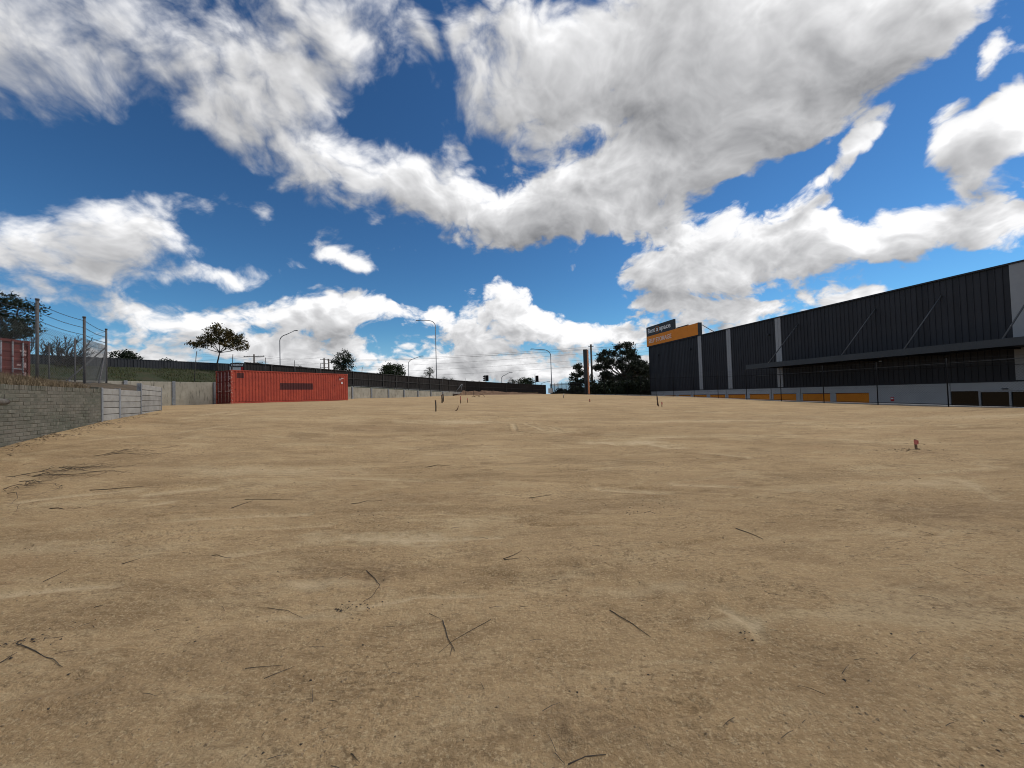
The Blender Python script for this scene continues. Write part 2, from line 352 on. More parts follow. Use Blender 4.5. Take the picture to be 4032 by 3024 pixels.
# ================================================================ terrain
_gp=np.array([(0,0,-1.5),(-3,2,-1.47),(3,2,-1.5),(0,5,-1.43),(6,4,-1.5),(-6,5,-1.27),(-10,5.5,-1.1),(-10.8,8.7,-.79),(-12.4,12.5,-.42),(-15,17.7,-.23),
 (-23.93,35.28,0),(-18.2,45.9,0),(-26.1,36.4,.0),(-29,33,.0),(-20.3,51.4,.11),(-10.3,71.5,.2),(-3,78,.15),(6,80,.02),
 (20.04,19.2,-1.14),(17.4,31,-.89),(14.7,42.7,-.52),(22.4,9,-1.3),(23.7,3,-1.42),(11.4,55,-.33),(8,66,-.1),(0,-14,-1.6),(-14,-5,-1.3),(22,-14,-1.6),(-40,20,-.2),(-45,60,.2)])
def _U(r2): return np.where(r2>0, r2*np.log(np.maximum(r2,1e-12)),0.)
_n=len(_gp); _K=_U(((_gp[:,None,:2]-_gp[None,:,:2])**2).sum(-1))+np.eye(_n)*8.0
_Q=np.concatenate((np.ones((_n,1)),_gp[:,:2]),1)
_A=np.block([[_K,_Q],[_Q.T,np.zeros((3,3))]]); _w=np.linalg.solve(_A,np.concatenate((_gp[:,2],np.zeros(3))))
def xb(Y):                                   # right-hand site boundary
    return np.where(Y<60, 24.4-.227*Y, 10.78-.163*(Y-60))
def sm(t): t=np.clip(t,0,1); return t*t*(3-2*t)
def Gr(X,Y):
    X=np.asarray(X,float); Y=np.asarray(Y,float); z=_w[-3]+_w[-2]*X+_w[-1]*Y
    for i in range(_n): z=z+_w[i]*_U((X-_gp[i,0])**2+(Y-_gp[i,1])**2)
    t=sm((X-xb(Y)-.45)/3.0); z=z*(1-t)+(-3.2)*t
    t=sm((Y-83)/4.0); z=z*(1-t)+(-3.2)*t
    return z
def G(x,y): return float(Gr(x,y))+E
def at(px,py,Y):
    d=ray(px,py); d=d*(Y/d.y); return Vector((d.x,d.y,d.z+E))
def hit(px,py,ymax=74):
    d=ray(px,py); d=d/d.y; lo=.8; Y=.8
    while Y<ymax:
        if Y*d.z+E < G(d.x*Y,Y): 
            a,b=lo,Y
            for _ in range(25):
                c=(a+b)/2
                if c*d.z+E < G(d.x*c,c): b=c
                else: a=c
            return Vector((d.x*b,b,G(d.x*b,b)))
        lo=Y; Y*=1.02
    return Vector((d.x*Y,Y,G(d.x*Y,Y)))
def on_line(px,py,A,dr):                     # where a pixel's ray meets the vertical plane through A along dr
    d=ray(px,py); d=d/d.y
    s=(A[1]*d.x-A[0])/(dr[0]-dr[1]*d.x); Y=A[1]+dr[1]*s
    return s, d.z*Y+E
def relief(X,Y,cell):
    z=np.zeros_like(X)
    def oc(wl,amp,sx=1.,sy=1.,rot=0.):
        c,s_=math.cos(rot),math.sin(rot); a=(X*c-Y*s_)/wl*sx; b=(X*s_+Y*c)/wl*sy
        k=np.clip(1.6-3.2*cell/(wl/max(sx,sy)),0,1); return vnoise(a+17.3,b+5.1)*amp*k
    z+=oc(6,.10)+oc(2.3,.035)+oc(.9,.024,.6,1.3,.12)+oc(.5,.018,.6,1.3,-.1)+oc(.3,.014,.7,1.2,.2)
    patch=np.clip(vnoise(X/1.7+3,Y/1.1+8)*3+.55,0.1,1.3)
    z+=(oc(.16,.020)+oc(.085,.019)+oc(.05,.014))*patch
    return z
# marks left by machines: (photo polyline walked onto the ground, width m, depth m, pale, dark)
MARKS=[([(0,2332),(230,2305),(470,2288)],.05,.012,.9,0),([(0,2745),(220,2700),(400,2672)],.07,.015,.9,0),([(1420,2392),(1640,2345),(1900,2335)],.025,.008,.9,0),
 ([(3330,1835),(3650,1880),(4032,1948)],.05,.035,.2,.7),([(3400,1752),(3600,1775),(3850,1805),(4032,1815)],.06,.04,.0,.9),([(2020,1672),(2030,1702),(2090,1712)],.07,.03,.8,0),
 ([(2070,1672),(2150,1700),(2250,1712)],.07,.03,.8,0),([(2120,1672),(2210,1700),(2330,1712)],.07,.03,.6,0),([(1900,1715),(2200,1712),(2260,1706)],.06,.02,.7,.2),([(2320,1740),(2450,1734),(2700,1728)],.06,.015,1.,0),
 ([(2390,1752),(2480,1766),(2700,1758)],.09,.015,1.,0),([(2540,1752),(2640,1772),(2700,1770)],.12,.01,1.,0),([(1600,1780),(1900,1772),(2250,1775)],.05,.02,.2,.5),([(1330,1795),(1700,1780),(2100,1768)],.05,.02,.5,.2),
 ([(2760,1695),(2900,1720),(3050,1752)],.05,.02,.0,.5),([(700,1652),(860,1630),(1020,1612)],.08,.02,.9,0),([(740,1660),(900,1636),(1060,1616)],.08,.02,.8,0),([(1000,1700),(1300,1716),(1700,1722)],.07,.03,.0,.7),
 ([(600,1730),(760,1700),(900,1682)],.08,.02,.6,.0),([(3700,1870),(3820,1900),(3930,1960)],.05,.02,.6,0),([(2760,1830),(3100,1800),(3300,1785)],.06,.02,.0,.5),([(2300,1915),(2700,1890),(3000,1862)],.05,.02,.5,.3),
 ([(1650,2205),(2000,2260),(2320,2260)],.04,.01,.6,.0),([(2320,2210),(2600,2160),(2850,2120)],.05,.015,.0,.5),([(100,1990),(420,1945),(760,1905)],.06,.02,.4,.2),([(300,2130),(800,2080),(1300,2060)],.05,.02,.6,.0),([(900,2180),(1350,2110),(1700,2100)],.06,.015,.8,0),
 ([(2840,2390),(2960,2440),(2990,2500)],.035,.012,.9,0),([(2300,2870),(2600,2790),(2750,2770)],.04,.02,.3,.4),([(60,1790),(400,1740),(800,1700)],.07,.025,.0,.5),([(2900,1950),(3300,1990),(3700,2080)],.05,.02,.2,.4),([(1200,1850),(1700,1838),(2300,1850)],.05,.02,.3,.4),
 ([(1300,1650),(1700,1655),(2200,1645)],.12,.03,.6,.3),([(2400,1640),(2900,1655),(3500,1690)],.12,.03,.7,.2),([(2700,1620),(3200,1640),(3800,1680)],.14,.03,.6,.3),([(900,1620),(1300,1612),(1600,1605)],.14,.03,.6,.2),([(2000,1610),(2500,1612),(2900,1625)],.16,.03,.7,.0)]
PATCH=[((1300,2230),.75,.35,1.),((1600,2240),.6,.25,.7),((2350,2870),.45,.2,1.),((900,2560),.4,.25,.7),((3850,2000),1.3,.8,.8),((3500,1990),1.0,.6,.5),((1550,1960),1.4,.35,.7),((2350,1985),1.2,.4,.5),((1500,1690),3.,1.0,.8),((2600,1690),3.,.8,.5),((3300,2700),.5,.4,.5),((2200,2150),.8,.3,.3),((500,1800),2.2,.8,.6),((3100,1640),5,1.2,.5),((300,2750),.4,.2,.6),((3700,2350),.8,.4,.6)]
LIGHT=[((1500,2110),.8,.25,1.),((1250,2290),.5,.1,.8),((2480,1750),1.1,.35,1.),((1800,1665),2.2,.5,.9),((1200,2420),.35,.06,.7),((3650,1900),.9,.4,.6),((3800,1640),4,.7,.5),((2750,1660),3,.5,.6),((1000,1850),2,.35,.6),((350,2150),.9,.2,.6),((2500,2320),.7,.1,.5),((2900,2440),.3,.1,.7)]
_mr=random.Random(21)
for _ in range(46):                                      # long faint grader and tyre streaks across the middle distance
    _x=_mr.uniform(150,3800); _y=1625+_mr.random()**1.4*520; _l=_mr.uniform(180,620)*(.6+(_y-1600)/900); _s=.00007*(_x-1900)+_mr.gauss(0,.02); _k=_mr.random()
    MARKS.append(([(_x-_l/2,_y-_s*_l/2),(_x,_y+_mr.gauss(0,3)),(_x+_l/2,_y+_s*_l/2)],_mr.uniform(.03,.075),.012,.85 if _k<.5 else 0.,0. if _k<.5 else .75))
_marks=None
def marks(X,Y,cell):
    """relief, pale and dark fields of the machine marks"""
    global _marks,_pc
    if _marks is None:
        _pc=[[(hit(*q[0]),)+q[1:] for q in L_] for L_ in (PATCH,LIGHT)]
        _marks=[([hit(*p) for p in pts],w,dp,pa,da) for pts,w,dp,pa,da in MARKS]
    z=np.zeros_like(X); pale=np.zeros_like(X); dark=np.zeros_like(X)
    wob=.5*vnoise(X*.9,Y*.9)+.25*vnoise(X*3.1,Y*3.1); brk=np.clip(vnoise(X*1.7+40,Y*1.7)*2.2+.75,0,1)
    for P_,w,dp,pa,da in _marks:
        best=np.full(X.shape,1e9)
        for a,b in zip(P_[:-1],P_[1:]):
            d=np.array((b.x-a.x,b.y-a.y)); L2=(d**2).sum(); t=np.clip(((X-a.x)*d[0]+(Y-a.y)*d[1])/L2,0,1)
            best=np.minimum(best,np.hypot(X-a.x-t*d[0],Y-a.y-t*d[1]))
        q=(best+wob*w*1.2)/w; k=np.clip(2-cell/w,.0,1); e=np.exp(-q**2)
        z+=k*(-dp*e+.7*dp*np.exp(-((np.abs(q)-1.7)/.6)**2)); pale+=pa*brk*np.exp(-(q/1.1)**2); dark+=da*brk*e
    n1=vnoise(X*2.3,Y*3.1)+.6*vnoise(X*6.1,Y*8.3)+.4*vnoise(X*15,Y*19)
    for L_,F_ in ((_pc[0],dark),(_pc[1],pale)):
        for c,rx,ry,a in L_:
            r=np.hypot((X-c.x)/rx,(Y-c.y)/ry)+n1*.9; F_+=a*np.clip(1.15-r,0,1)
    return z,np.clip(pale,0,1),np.clip(dark,0,1)
def spaced(a0,a1,a,n):
    u=np.linspace(math.asinh(a0/a),math.asinh(a1/a),n); return a*np.sinh(u)
xs=spaced(-46,34,1.3,640); ys=np.concatenate((np.linspace(-16,.45,26)[:-1], .45+spaced(0,96,1.6,620)))
XX,YY=np.meshgrid(xs,ys); cell=np.maximum(np.gradient(xs)[None,:]*np.ones_like(XX),np.gradient(ys)[:,None]*np.ones_like(XX))
mz,mpale,mdark=marks(XX,YY,cell)
ZZ=Gr(XX,YY)+E+relief(XX,YY,cell)*(1+.9*mdark)+mz
ground=inst('ground',grid_mesh('ground',np.stack((XX,YY,ZZ),-1),M['site'])); tag(ground,kind='structure')
for nm_,ar_ in (('pale',mpale),('dark',mdark)):
    at_=ground.data.attributes.new(nm_,'FLOAT','POINT'); at_.data.foreach_set('value',ar_.astype(np.float32).ravel())
# land all around, down to the horizon
g=np.array([[(x,y,-1.86) for x in (-3000,-300,300,3000)] for y in (-3000,-300,300,3000)],float)
tag(inst('surrounding_land',grid_mesh('surrounding_land',g,M['asphalt'],False)),kind='structure')
# sealed driveway between the site fence and the warehouse
yy=np.linspace(-16,76,47); PD=np.array([[(24.4-.227*y+2.7+(13.0-2.7+.027*y+2.5)*f,y,-1.58) for f in (0,.5,1)] for y in yy])
tag(inst('driveway',grid_mesh('driveway',PD,M['asphalt'],False)),kind='structure')
# neighbouring yard above the brick wall
WD=Vector((-.388,.9216,0)); WN=Vector((-.9216,-.388,0))      # along the wall, and away from the site
P1=Vector((-12.4,12.5,0))
def back(X,Y): return (X-P1.x)*WN.x+(Y-P1.y)*WN.y
def yardz(X,Y):
    d=np.maximum(back(np.asarray(X,float),np.asarray(Y,float)),0)
    return E+.50+np.minimum(.2*d,.55)+.05*vnoise(np.asarray(X)*.9,np.asarray(Y)*.9)+.03*vnoise(np.asarray(X)*3.1,np.asarray(Y)*3.1)
tt=np.linspace(0,1,90); db=np.concatenate((np.linspace(.1,4,30),np.linspace(4.5,40,30)))
TT,DB=np.meshgrid(tt,db); te=np.minimum(4.45+3.18*DB,24-.2*DB); TT=-13.7+(te+13.7)*TT; DB=DB+np.interp(TT,[0,5.8,9],[0,.45,.5])*np.clip(1-DB/4,0,1)
X_=P1.x+WD.x*TT+WN.x*DB; Y_=P1.y+WD.y*TT+WN.y*DB
tag(inst('neighbouring_yard',grid_mesh('neighbouring_yard',np.stack((X_,Y_,np.where(np.arange(90)[None,:]==89,E-.7,yardz(X_,Y_))),-1),M['yard'])),kind='structure')
# embankment above the panel wall
RW0=-46.0; RWM=.5; RD=Vector((.4472,.8944,0)); RN=Vector((-.8944,.4472,0))
def rw(Y,d=0.): return Vector((RW0+RWM*Y,Y,0))+RN*d
def tw(Y): return np.interp(Y,[20,37.5,51.4,71.5,90],[2.03,1.98,1.62,.74,.3])
def bankz(Y,d):
    up=np.interp(Y,[20,43,50],[3.75,3.75,2.3]); base=tw(Y)-.06
    z=base+(up-base)*sm((d-.6)/9.0); z=np.where(Y>46,base+.35*sm((d-.5)/2),z)
    t=sm((Y-70.5)/3.0); z=z*(1-t)+(-.15)*t
    return z+E+.10*vnoise(Y*.7,d*.7)*sm(d/2)+.05*vnoise(Y*2.3,d*2.3)*sm(d/2)
yy=np.linspace(6,79,150); dd=np.concatenate((np.linspace(.1,12,40),np.linspace(13,60,24)))
YG,DG=np.meshgrid(yy,dd)
PX=RW0+RWM*YG+RN.x*DG; PY=YG+RN.y*DG
tag(inst('embankment',grid_mesh('embankment',np.stack((PX,PY,bankz(YG,DG)),-1)[:,::-1],M['bank'])),kind='structure')
# low bank of red soil at the foot of the far fence
FA=Vector((-8.9,79.2,0)); FB=Vector((6.7,82.0,0)); fd=(FB-FA).normalized(); fn=Vector((fd.y,-fd.x,0))
ss=np.linspace(-3.5,15,70); ww=np.linspace(-.4,3.2,24); SS,WW=np.meshgrid(ss,ww)
PX=FA.x+fd.x*SS+fn.x*WW; PY=FA.y+fd.y*SS+fn.y*WW
hb=.95*np.interp(SS,[-3.5,-1,6,15],[.3,1,.75,.1])*np.exp(-((WW-.5)/1.3)**2)*(1+.5*vnoise(SS*.9,WW*.9)+.4*vnoise(SS*2.7,WW*2.7))
tag(inst('soil_bank',grid_mesh('soil_bank',np.stack((PX,PY,Gr(PX,PY)+E+hb-.06),-1)[:,::-1],M['redsoil'])),kind='structure')
# ================================================================ brick wall (left)
wall_len=5.28; W0=P1-WD*wall_len; ang=math.atan2(WD.y,WD.x)
bw=thing('brick_wall','mossy grey-brown brick retaining wall with upright coping bricks at the left edge','wall',(W0.x,W0.y,0),ang)
top=E+.56
MB().box(-8.6,wall_len-.004,.007,.30,E-2.0,top-.012).build('mortar_core',M['mortar'],bw)      # local +y points away from the site
def brickmesh(lx,lz,seed):
    r=random.Random(seed); b=.006; j=lambda:r.uniform(-.0025,.0025); y0=0; 
    vs=[]
    for (ins,y) in ((b,0.),(0.,b),(0.,.10)):
        for sx,sz in ((-1,-1),(1,-1),(1,1),(-1,1)): vs.append((sx*(lx/2-ins)+j(),y+(j() if y==0 else 0),sz*(lz/2-ins)+j()))
    fs=[(0,1,2,3)]
    for k in (0,4):
        for i in range(4): fs.append((k+i,k+4+i,k+4+(i+1)%4,k+(i+1)%4))
    me=MB().add(vs,[f[::-1] for f in fs]).mesh('brick',M['brick']); return me
BR=[brickmesh(.229,.074,i) for i in range(6)]; HALF=[brickmesh(.109,.074,i+9) for i in range(2)]; CP=[brickmesh(.070,.108,i+20) for i in range(5)]
n=0
zc=top-.055
for k in range(int(wall_len/.0805)):
    x=.04+k*.0805; inst('coping_brick',CP[rng.randrange(5)],bw,(x,rng.uniform(-.012,.004),zc+rng.uniform(-.004,.003)),(0,rng.uniform(-.02,.02),0))
for r_ in range(16):
    z=top-.118-.038-r_*.087; offx=0 if r_%2 else -.12
    for k in range(23):
        x=offx+.115+k*.24; 
        if x<-.01 or x>wall_len-.05: continue
        p=W0+WD*x
        if z+.04<G(p.x,p.y)-.02: continue
        last = x>wall_len-.115
        inst('brick',rng.choice(HALF if last or x<.1 else BR),bw,(min(x,wall_len-.06) if last else x,rng.uniform(-.005,.004),z),(0,rng.uniform(-.008,.008),rng.uniform(-.01,.01))); n+=1
def more(name,meshes,spots):                       # the same wall carried on towards the camera, beyond the frame
    b_=MB()
    for (x,y,z) in spots:
        me=rng.choice(meshes); b_.add([(v.co.x+x,v.co.y+y,v.co.z+z) for v in me.vertices],[tuple(p.vertices) for p in me.polygons])
    tag(b_.build(name,M['brick'],bw),kind='stuff')
more('brick_courses',BR,[((0 if r_%2 else -.12)+.115-k*.24,rng.uniform(-.005,.004),top-.156-r_*.087) for r_ in range(19) for k in range(1,36)])
more('coping_courses',CP,[(.04-k*.0805,rng.uniform(-.012,.004),zc+rng.uniform(-.004,.003)) for k in range(1,106)])
# wooden log end jutting out of the brick wall
lg=thing('broken_log','weathered log end with a dark cut face jutting from the mossy brick wall','log',(W0+WD*1.02+Vector((0,0,E+.18))),ang)
b_=MB(); pts=[Vector((-.75,-.04,-.01)),Vector((-.45,-.09,.0)),Vector((-.15,-.12,.005)),Vector((.12,-.13,.0))]
b_.tube(pts,[.075,.07,.075,.06],9).build('log',M['palebark'],lg,True)
MB().tube([(.115,-.13,0),(.135,-.131,-.002)],[.062,.055],9).build('cut_face',M['rust'],lg)
MB().tube([(.06,-.13,.05),(.065,-.13,.11),(.072,-.13,.16)],[.012,.008,.003],6).build('broken_twig',M['bark'],lg)
# ================================================================ concrete sleeper wall
P2=Vector((-13.35,14.9,0)); P3=Vector((-15.0,17.7,0))
sw=thing('sleeper_wall','pale grey wall of stacked concrete sleepers between steel posts beside the brick wall','wall')
q=P1.lerp(P2,.415); bays=[(P1,q,.585),(q,P2,.56),(P2,P3,.80)]
for bi,(a,b,tp) in enumerate(bays):
    d=(b-a).normalized(); L_=(b-a).length; an=math.atan2(d.y,d.x); nn=Vector((-d.y,d.x,0))
    me=MB(); me.box(.03,L_-.03,0,.08,.006,.192); sm_=me.mesh('concrete_sleeper',M['sleeper'])
    lowz=min(G(a.x,a.y),G(b.x,b.y)); o=MB().box(.02,L_-.02,.05,.09,lowz-.2,E+tp-.02).build('dark_gap_backing',M['stick'],sw,loc=(a.x,a.y,0)); o.rotation_euler=(0,0,an)  # dark sheet added behind the sleepers, shade of the joints as colour
    z=E+tp-.2; k=0
    while z+.2>lowz-.02 and k<8:
        o=inst('concrete_sleeper',sm_,sw,(a.x,a.y,z),(0,0,an)); 
        bv=o.modifiers.new('edge','BEVEL'); bv.width=.012; bv.segments=2
        z-=.2; k+=1
for (p,tp,d) in ((P1+WD*.03,.60,P2-P1),(q,.60,P2-P1),(P2,.83,P3-P2),(P3,.76,P3-P2)):
    d=d.normalized(); an=math.atan2(d.y,d.x); h=E+tp-(G(p.x,p.y)-.4)
    b_=MB(); b_.box(-.05,.05,-.014,-.004,0,h); b_.box(-.004,.004,-.004,.10,0,h); b_.box(-.05,.05,.10,.11,0,h)
    o=b_.build('steel_post',M['galv'],sw,loc=(p.x,p.y,G(p.x,p.y)-.4)); o.rotation_euler=(0,0,an)
# short end block where brick meets sleepers
tag(inst('stone_block',MB().box(-.12,.10,-.03,.18,-.16,.05).mesh('stone_block',M['mortar']),None,(P1.x-.02,P1.y-.06,E+.56),(0,.05,ang+.1)),'rough stone block at the top corner between brick and sleeper walls','block')
# ================================================================ concrete panel retaining wall (behind the red container)
rwt=thing('panel_wall','stained concrete panel retaining wall running behind the red container','wall')
def s_of(px): 
    x=ray(px,1560); x=x.x/x.y; return -RW0/(RWM-x)
bounds=[s_of(p) for p in (1387.5,1462.7,1529.9,1590.9,1645.8,1696.7,1743.5,1784)]
st=(bounds[3]-bounds[0])/3; pre=[]; y=bounds[0]
while y>22: y-=st; pre.insert(0,y)
bounds=pre+bounds; ra=math.atan2(RD.y,RD.x)
for i in range(len(bounds)-1):
    ya,yb=bounds[i],bounds[i+1]; a=rw(ya); L_=(yb-ya)/RD.y; za=tw(ya+.3)+E; zb_=tw(yb-.3)+E
    gz=min(G(*rw(ya).xy),G(*rw(yb).xy))-.3
    o=MB().prism([(.10,gz),(L_-.10,gz),(L_-.10,zb_),(.10,za)],.02,.17).build('concrete_panel',M['concrete'],rwt,loc=(a.x,a.y,0)); o.rotation_euler=(0,0,ra)
    bv=o.modifiers.new('edge','BEVEL'); bv.width=.015; bv.segments=1
for i,y in enumerate(bounds[:-1]):
    a=rw(y); z=G(a.x,a.y)-.3
    b_=MB(); b_.box(-.11,.11,-.06,.0,z,tw(y)+E+.05); b_.box(-.018,.018,0,.14,z,tw(y)+E+.03)
    o=b_.build('steel_post',M['galv'],rwt,loc=(a.x,a.y,0)); o.rotation_euler=(0,0,ra)
# ================================================================ dark paling fence on the ledge
PF=[(RW0-2.5+.5*42.35,42.35,4.15,2.1),(RW0-2.5+.5*54.9,54.9,3.73,1.86),(-8.9,79.2,2.94,.85),(6.7,82.0,1.75,-.10)]
pf=thing('paling_fence','long dark paling fence with horizontal rails behind and right of the red container','fence')
pp=[]
for i in range(3):
    a=Vector(PF[i]) if False else PF[i]; b=PF[i+1]; L_=math.hypot(b[0]-a[0],b[1]-a[1]); k=max(1,round(L_/2.62))
    for j in range(k): t=j/k; pp.append(tuple(a[c]*(1-t)+b[c]*t for c in range(4))+(i,))
pp.append(PF[3]+(2,))
for i in range(len(pp)-1):
    a,b=pp[i],pp[i+1]; L_=math.hypot(b[0]-a[0],b[1]-a[1]); an=math.atan2(b[1]-a[1],b[0]-a[0])
    b_=MB(); nb=18
    for j in range(nb):
        x0=L_*j/nb-(.015 if j%2 else 0); x1=L_*(j+1)/nb+(.015 if j%2 else 0); o_=.021 if j%2 else 0; f=lambda t,c:a[c]*(1-t/L_)+b[c]*t/L_
        jit=rng.uniform(-.012,.012)
        b_.prism([(x0,f(x0,3)+E-.05),(x1,f(x1,3)+E-.05),(x1,f(x1,2)+E+jit),(x0,f(x0,2)+E+jit)],.03+o_,.05+o_)
    o=b_.build('paling_panel',M['paling'],pf,loc=(a[0],a[1],0)); o.rotation_euler=(0,0,an)
    for fr,w,nm in ((.97,.05,'cap_rail'),(.52,.07,'middle_rail'),(.06,.07,'bottom_rail')):
        za=E+a[3]+(a[2]-a[3])*fr; zb_=E+b[3]+(b[2]-b[3])*fr
        if nm=='cap_rail': za+=.09; zb_+=.09
        MB().bar((a[0],a[1],za),(b[0],b[1],zb_),.10 if nm=='cap_rail' else .05,w*1.4).build(nm,M['rail'],pf)
    MB().box(-.05,.05,-.07,.028,E+a[3]-.3,E+a[2]+.02).build('post',M['rail'],pf,loc=(a[0],a[1],0)).rotation_euler=(0,0,an)
    if i<17:
        o=MB().prism([(0,E+a[3]-.42),(L_-.03,E+b[3]-.42),(L_-.03,E+b[3]-.02),(0,E+a[3]-.02)],-.05,.02).build('concrete_plinth',M['plinth'],pf,loc=(a[0],a[1],0)); o.rotation_euler=(0,0,an)
# ================================================================ ribbed steel fence on the embankment
CF=Vector((-58.4,0,0)); cfm=.564
sf=thing('ribbed_fence','dark ribbed steel panel fence along the top of the grassy embankment','fence')
ca=math.atan2(1,cfm); y=27.0; ye=46.85; stp=2.4*math.sin(ca)
while y<ye-.2:
    y2=min(y+stp,ye); a=Vector((-58.4+cfm*y,y,0)); L_=(y2-y)/math.sin(ca); b_=MB(); x=.03; zb_=E+2.6; zt=E+4.5
    prof=[]
    while x<L_-.03:
        prof+=[(x,.0),(min(x+.10,L_-.03),.0),(min(x+.12,L_-.03),.03),(min(x+.22,L_-.03),.03)]; x+=.24
    vs=[(px_,py_,z) for z in (zb_,zt) for px_,py_ in prof]; m_=len(prof)
    b_.add(vs,[(i,i+1,i+1+m_,i+m_) for i in range(m_-1)])
    o=b_.build('ribbed_panel',M['steelfence'],sf,loc=(a.x,a.y,0)); o.rotation_euler=(0,0,ca)
    o=MB().box(-.03,.03,-.035,.035,zb_-.3,zt+.02).build('post',M['steelfence'],sf,loc=(a.x,a.y,0)); o.rotation_euler=(0,0,ca)
    o=MB().box(.03,L_-.03,-.02,.04,zt+.003,zt+.04).build('top_rail',M['steelfence'],sf,loc=(a.x,a.y,0)); o.rotation_euler=(0,0,ca)
    y=y2
a=Vector((-58.4+cfm*ye,ye,0)); o=MB().box(-.03,.03,-.035,.035,zb_-.3,zt+.02).build('post',M['steelfence'],sf,loc=(a.x,a.y,0)); o.rotation_euler=(0,0,ca)
# ================================================================ chain-link helper
def chainlink(parent, a, b, za0, zb0, za1, zb1, step=.075, rad=.0017, m=None):
    a=Vector(a); b=Vector(b); L_=(b-a).length; H=za1-za0; b_=MB(); k=0
    n=int((L_+H)/step)
    def pt(t,h): t_=t/L_; p=a.lerp(b,t_); z0=za0*(1-t_)+zb0*t_; z1=za1*(1-t_)+zb1*t_; p.z=z0+(z1-z0)*h/H; return p
    for i in range(n):
        s=i*step
        for sg in (1,-1):
            t0,h0=(s-H,0.) ; t1,h1=(s,H)
            if t0<0: h0=-t0; t0=0
            if t1>L_: h1=H-(t1-L_); t1=L_
            if h1<=h0: continue
            if sg<0: h0,h1=H-h0,H-h1
            b_.tube([pt(t0,h0),pt(t1,h1)],rad,3,False)
    o=b_.build('chain_link_mesh',m or M['wire'],parent); return o
# ---- barbed chain-link fence, left
bf=thing('barbed_fence','tall chain-link fence with barbed wire strands above the brick wall','fence')
FP=[(-13.55,10.2,.95,3.6),(-14.57,12.7,.93,None),(-15.6,15.1,.83,None),(-19.5,19.9,1.2,None)]
tops=[None,(145.5,1180),(331,1250),(417,1297)]
FPZ=[]
for (x,y,zb_,zt),tp in zip(FP,tops):
    if tp: d=ray(*tp); zt=d.z/d.y*y
    FPZ.append((x,y,E+zb_,E+zt))
x0,y0,_,z0=FPZ[1]; FPZ[0]=(FPZ[0][0],FPZ[0][1],FPZ[0][2],z0+.02)
for (x,y,zb_,zt) in FPZ:
    MB().tube([(x,y,zb_-.5),(x,y,zt)],.04,10).build('post',M['post'],bf,True)
    MB().tube([(x,y,zt-.02),(x,y,zt+.035)],.05,10).build('post_cap',M['post'],bf,True)
for i in range(3):
    a,b=FPZ[i],FPZ[i+1]
    za1=a[3]-.78; zb1=b[3]-.78
    chainlink(bf,(a[0],a[1],0),(b[0],b[1],0),a[2]+.02,b[2]+.02,za1,zb1,step=.085,rad=.0024,m=M['mesh'])
    for f in (.12,.38,.64,.95,1.45,2.3):
        pts=[]
        for k in range(9):
            t=k/8; sag=.05*math.sin(math.pi*t); pts.append((a[0]*(1-t)+b[0]*t,a[1]*(1-t)+b[1]*t,(a[3]-f)*(1-t)+(b[3]-f)*t-sag))
        MB().tube(pts,.008 if f<.9 else .005,4).build('barbed_wire' if f<.9 else 'tension_wire',M['wire'],bf)
        if f<.9:
            b_=MB(); L_=math.hypot(a[0]-b[0],a[1]-b[1])
            for k in range(int(L_/.13)):
                t=(k+.5)*.13/L_; z=(a[3]-f)*(1-t)+(b[3]-f)*t-.05*math.sin(math.pi*t); p=Vector((a[0]*(1-t)+b[0]*t,a[1]*(1-t)+b[1]*t,z))
                q=Vector((rng.uniform(-1,1),rng.uniform(-1,1),1)).normalized()*.022; b_.tube([p-q,p+q],.004,3,False)
            tag(b_.build('barb',M['wire'],bf),kind='stuff')
c=FPZ[3]
for tp in ((388,1524,16.6),(238,1487,17.5)):
    e=at(*tp); MB().tube([(c[0],c[1],c[3]-.85),(e.x,e.y,float(yardz(e.x,e.y))-.1)],.03,8).build('brace',M['post'],bf,True)
# the return leg of that fence, running away from the corner towards the embankment
c2=Vector((-30.5,26.0,0)); zc2=(E+1.3,E+3.6)
for t in (.33,.66,1.0):
    p=Vector((c[0],c[1],0)).lerp(c2,t); MB().tube([(p.x,p.y,E+.9),(p.x,p.y,c[3]*(1-t)+zc2[1]*t)],.035,8).build('post',M['post'],bf,True)
for f in (.1,.36,.62,.95):
    MB().tube([(c[0],c[1],c[3]-f),(c2.x,c2.y,zc2[1]-f)],.005,4).build('barbed_wire',M['wire'],bf)
# ---- leaning posts of an old chain-link fence along the ledge
of=thing('old_post_fence','row of thin leaning steel fence posts on the ledge above the panel wall','fence')
OP=[((775,1383),(764,1504)),((917,1395),(912,1470)),((1046,1408),(1041,1478)),((1160,1419),(1156,1485)),((1262,1431),(1259,1490)),((1427,1446),(1421,1522)),((1556,1455),(1553,1530)),((1643,1484),(1641,1545)),((1743,1492),(1740,1550)),((1832,1489),(1832,1549))]
A_=rw(0,.7); prev=None
for tp,bs in OP:
    s,zt=on_line(*tp,(A_.x,A_.y),(RD.x,RD.y)); s2,zb_=on_line(*bs,(A_.x,A_.y),(RD.x,RD.y))
    p=A_+RD*s; q=A_+RD*s2
    base=min(zb_, float(bankz(q.y,.7)))-.1
    k=zt-.45; m1=p.lerp(q,.25)
    MB().tube([(q.x,q.y,base),(m1.x,m1.y,k),(p.x,p.y,zt)],.028,6).build('post',M['post'],of,True)
    if prev is not None:
        for f in (.05,.22,.4):
            MB().tube([(prev[0].x,prev[0].y,prev[1]-f),(p.x,p.y,zt-f)],.004,3,False).build('wire',M['wire'],of)
    prev=(p,zt)
s,zt=on_line(1818,1512,(A_.x,A_.y),(RD.x,RD.y)); p=A_+RD*s
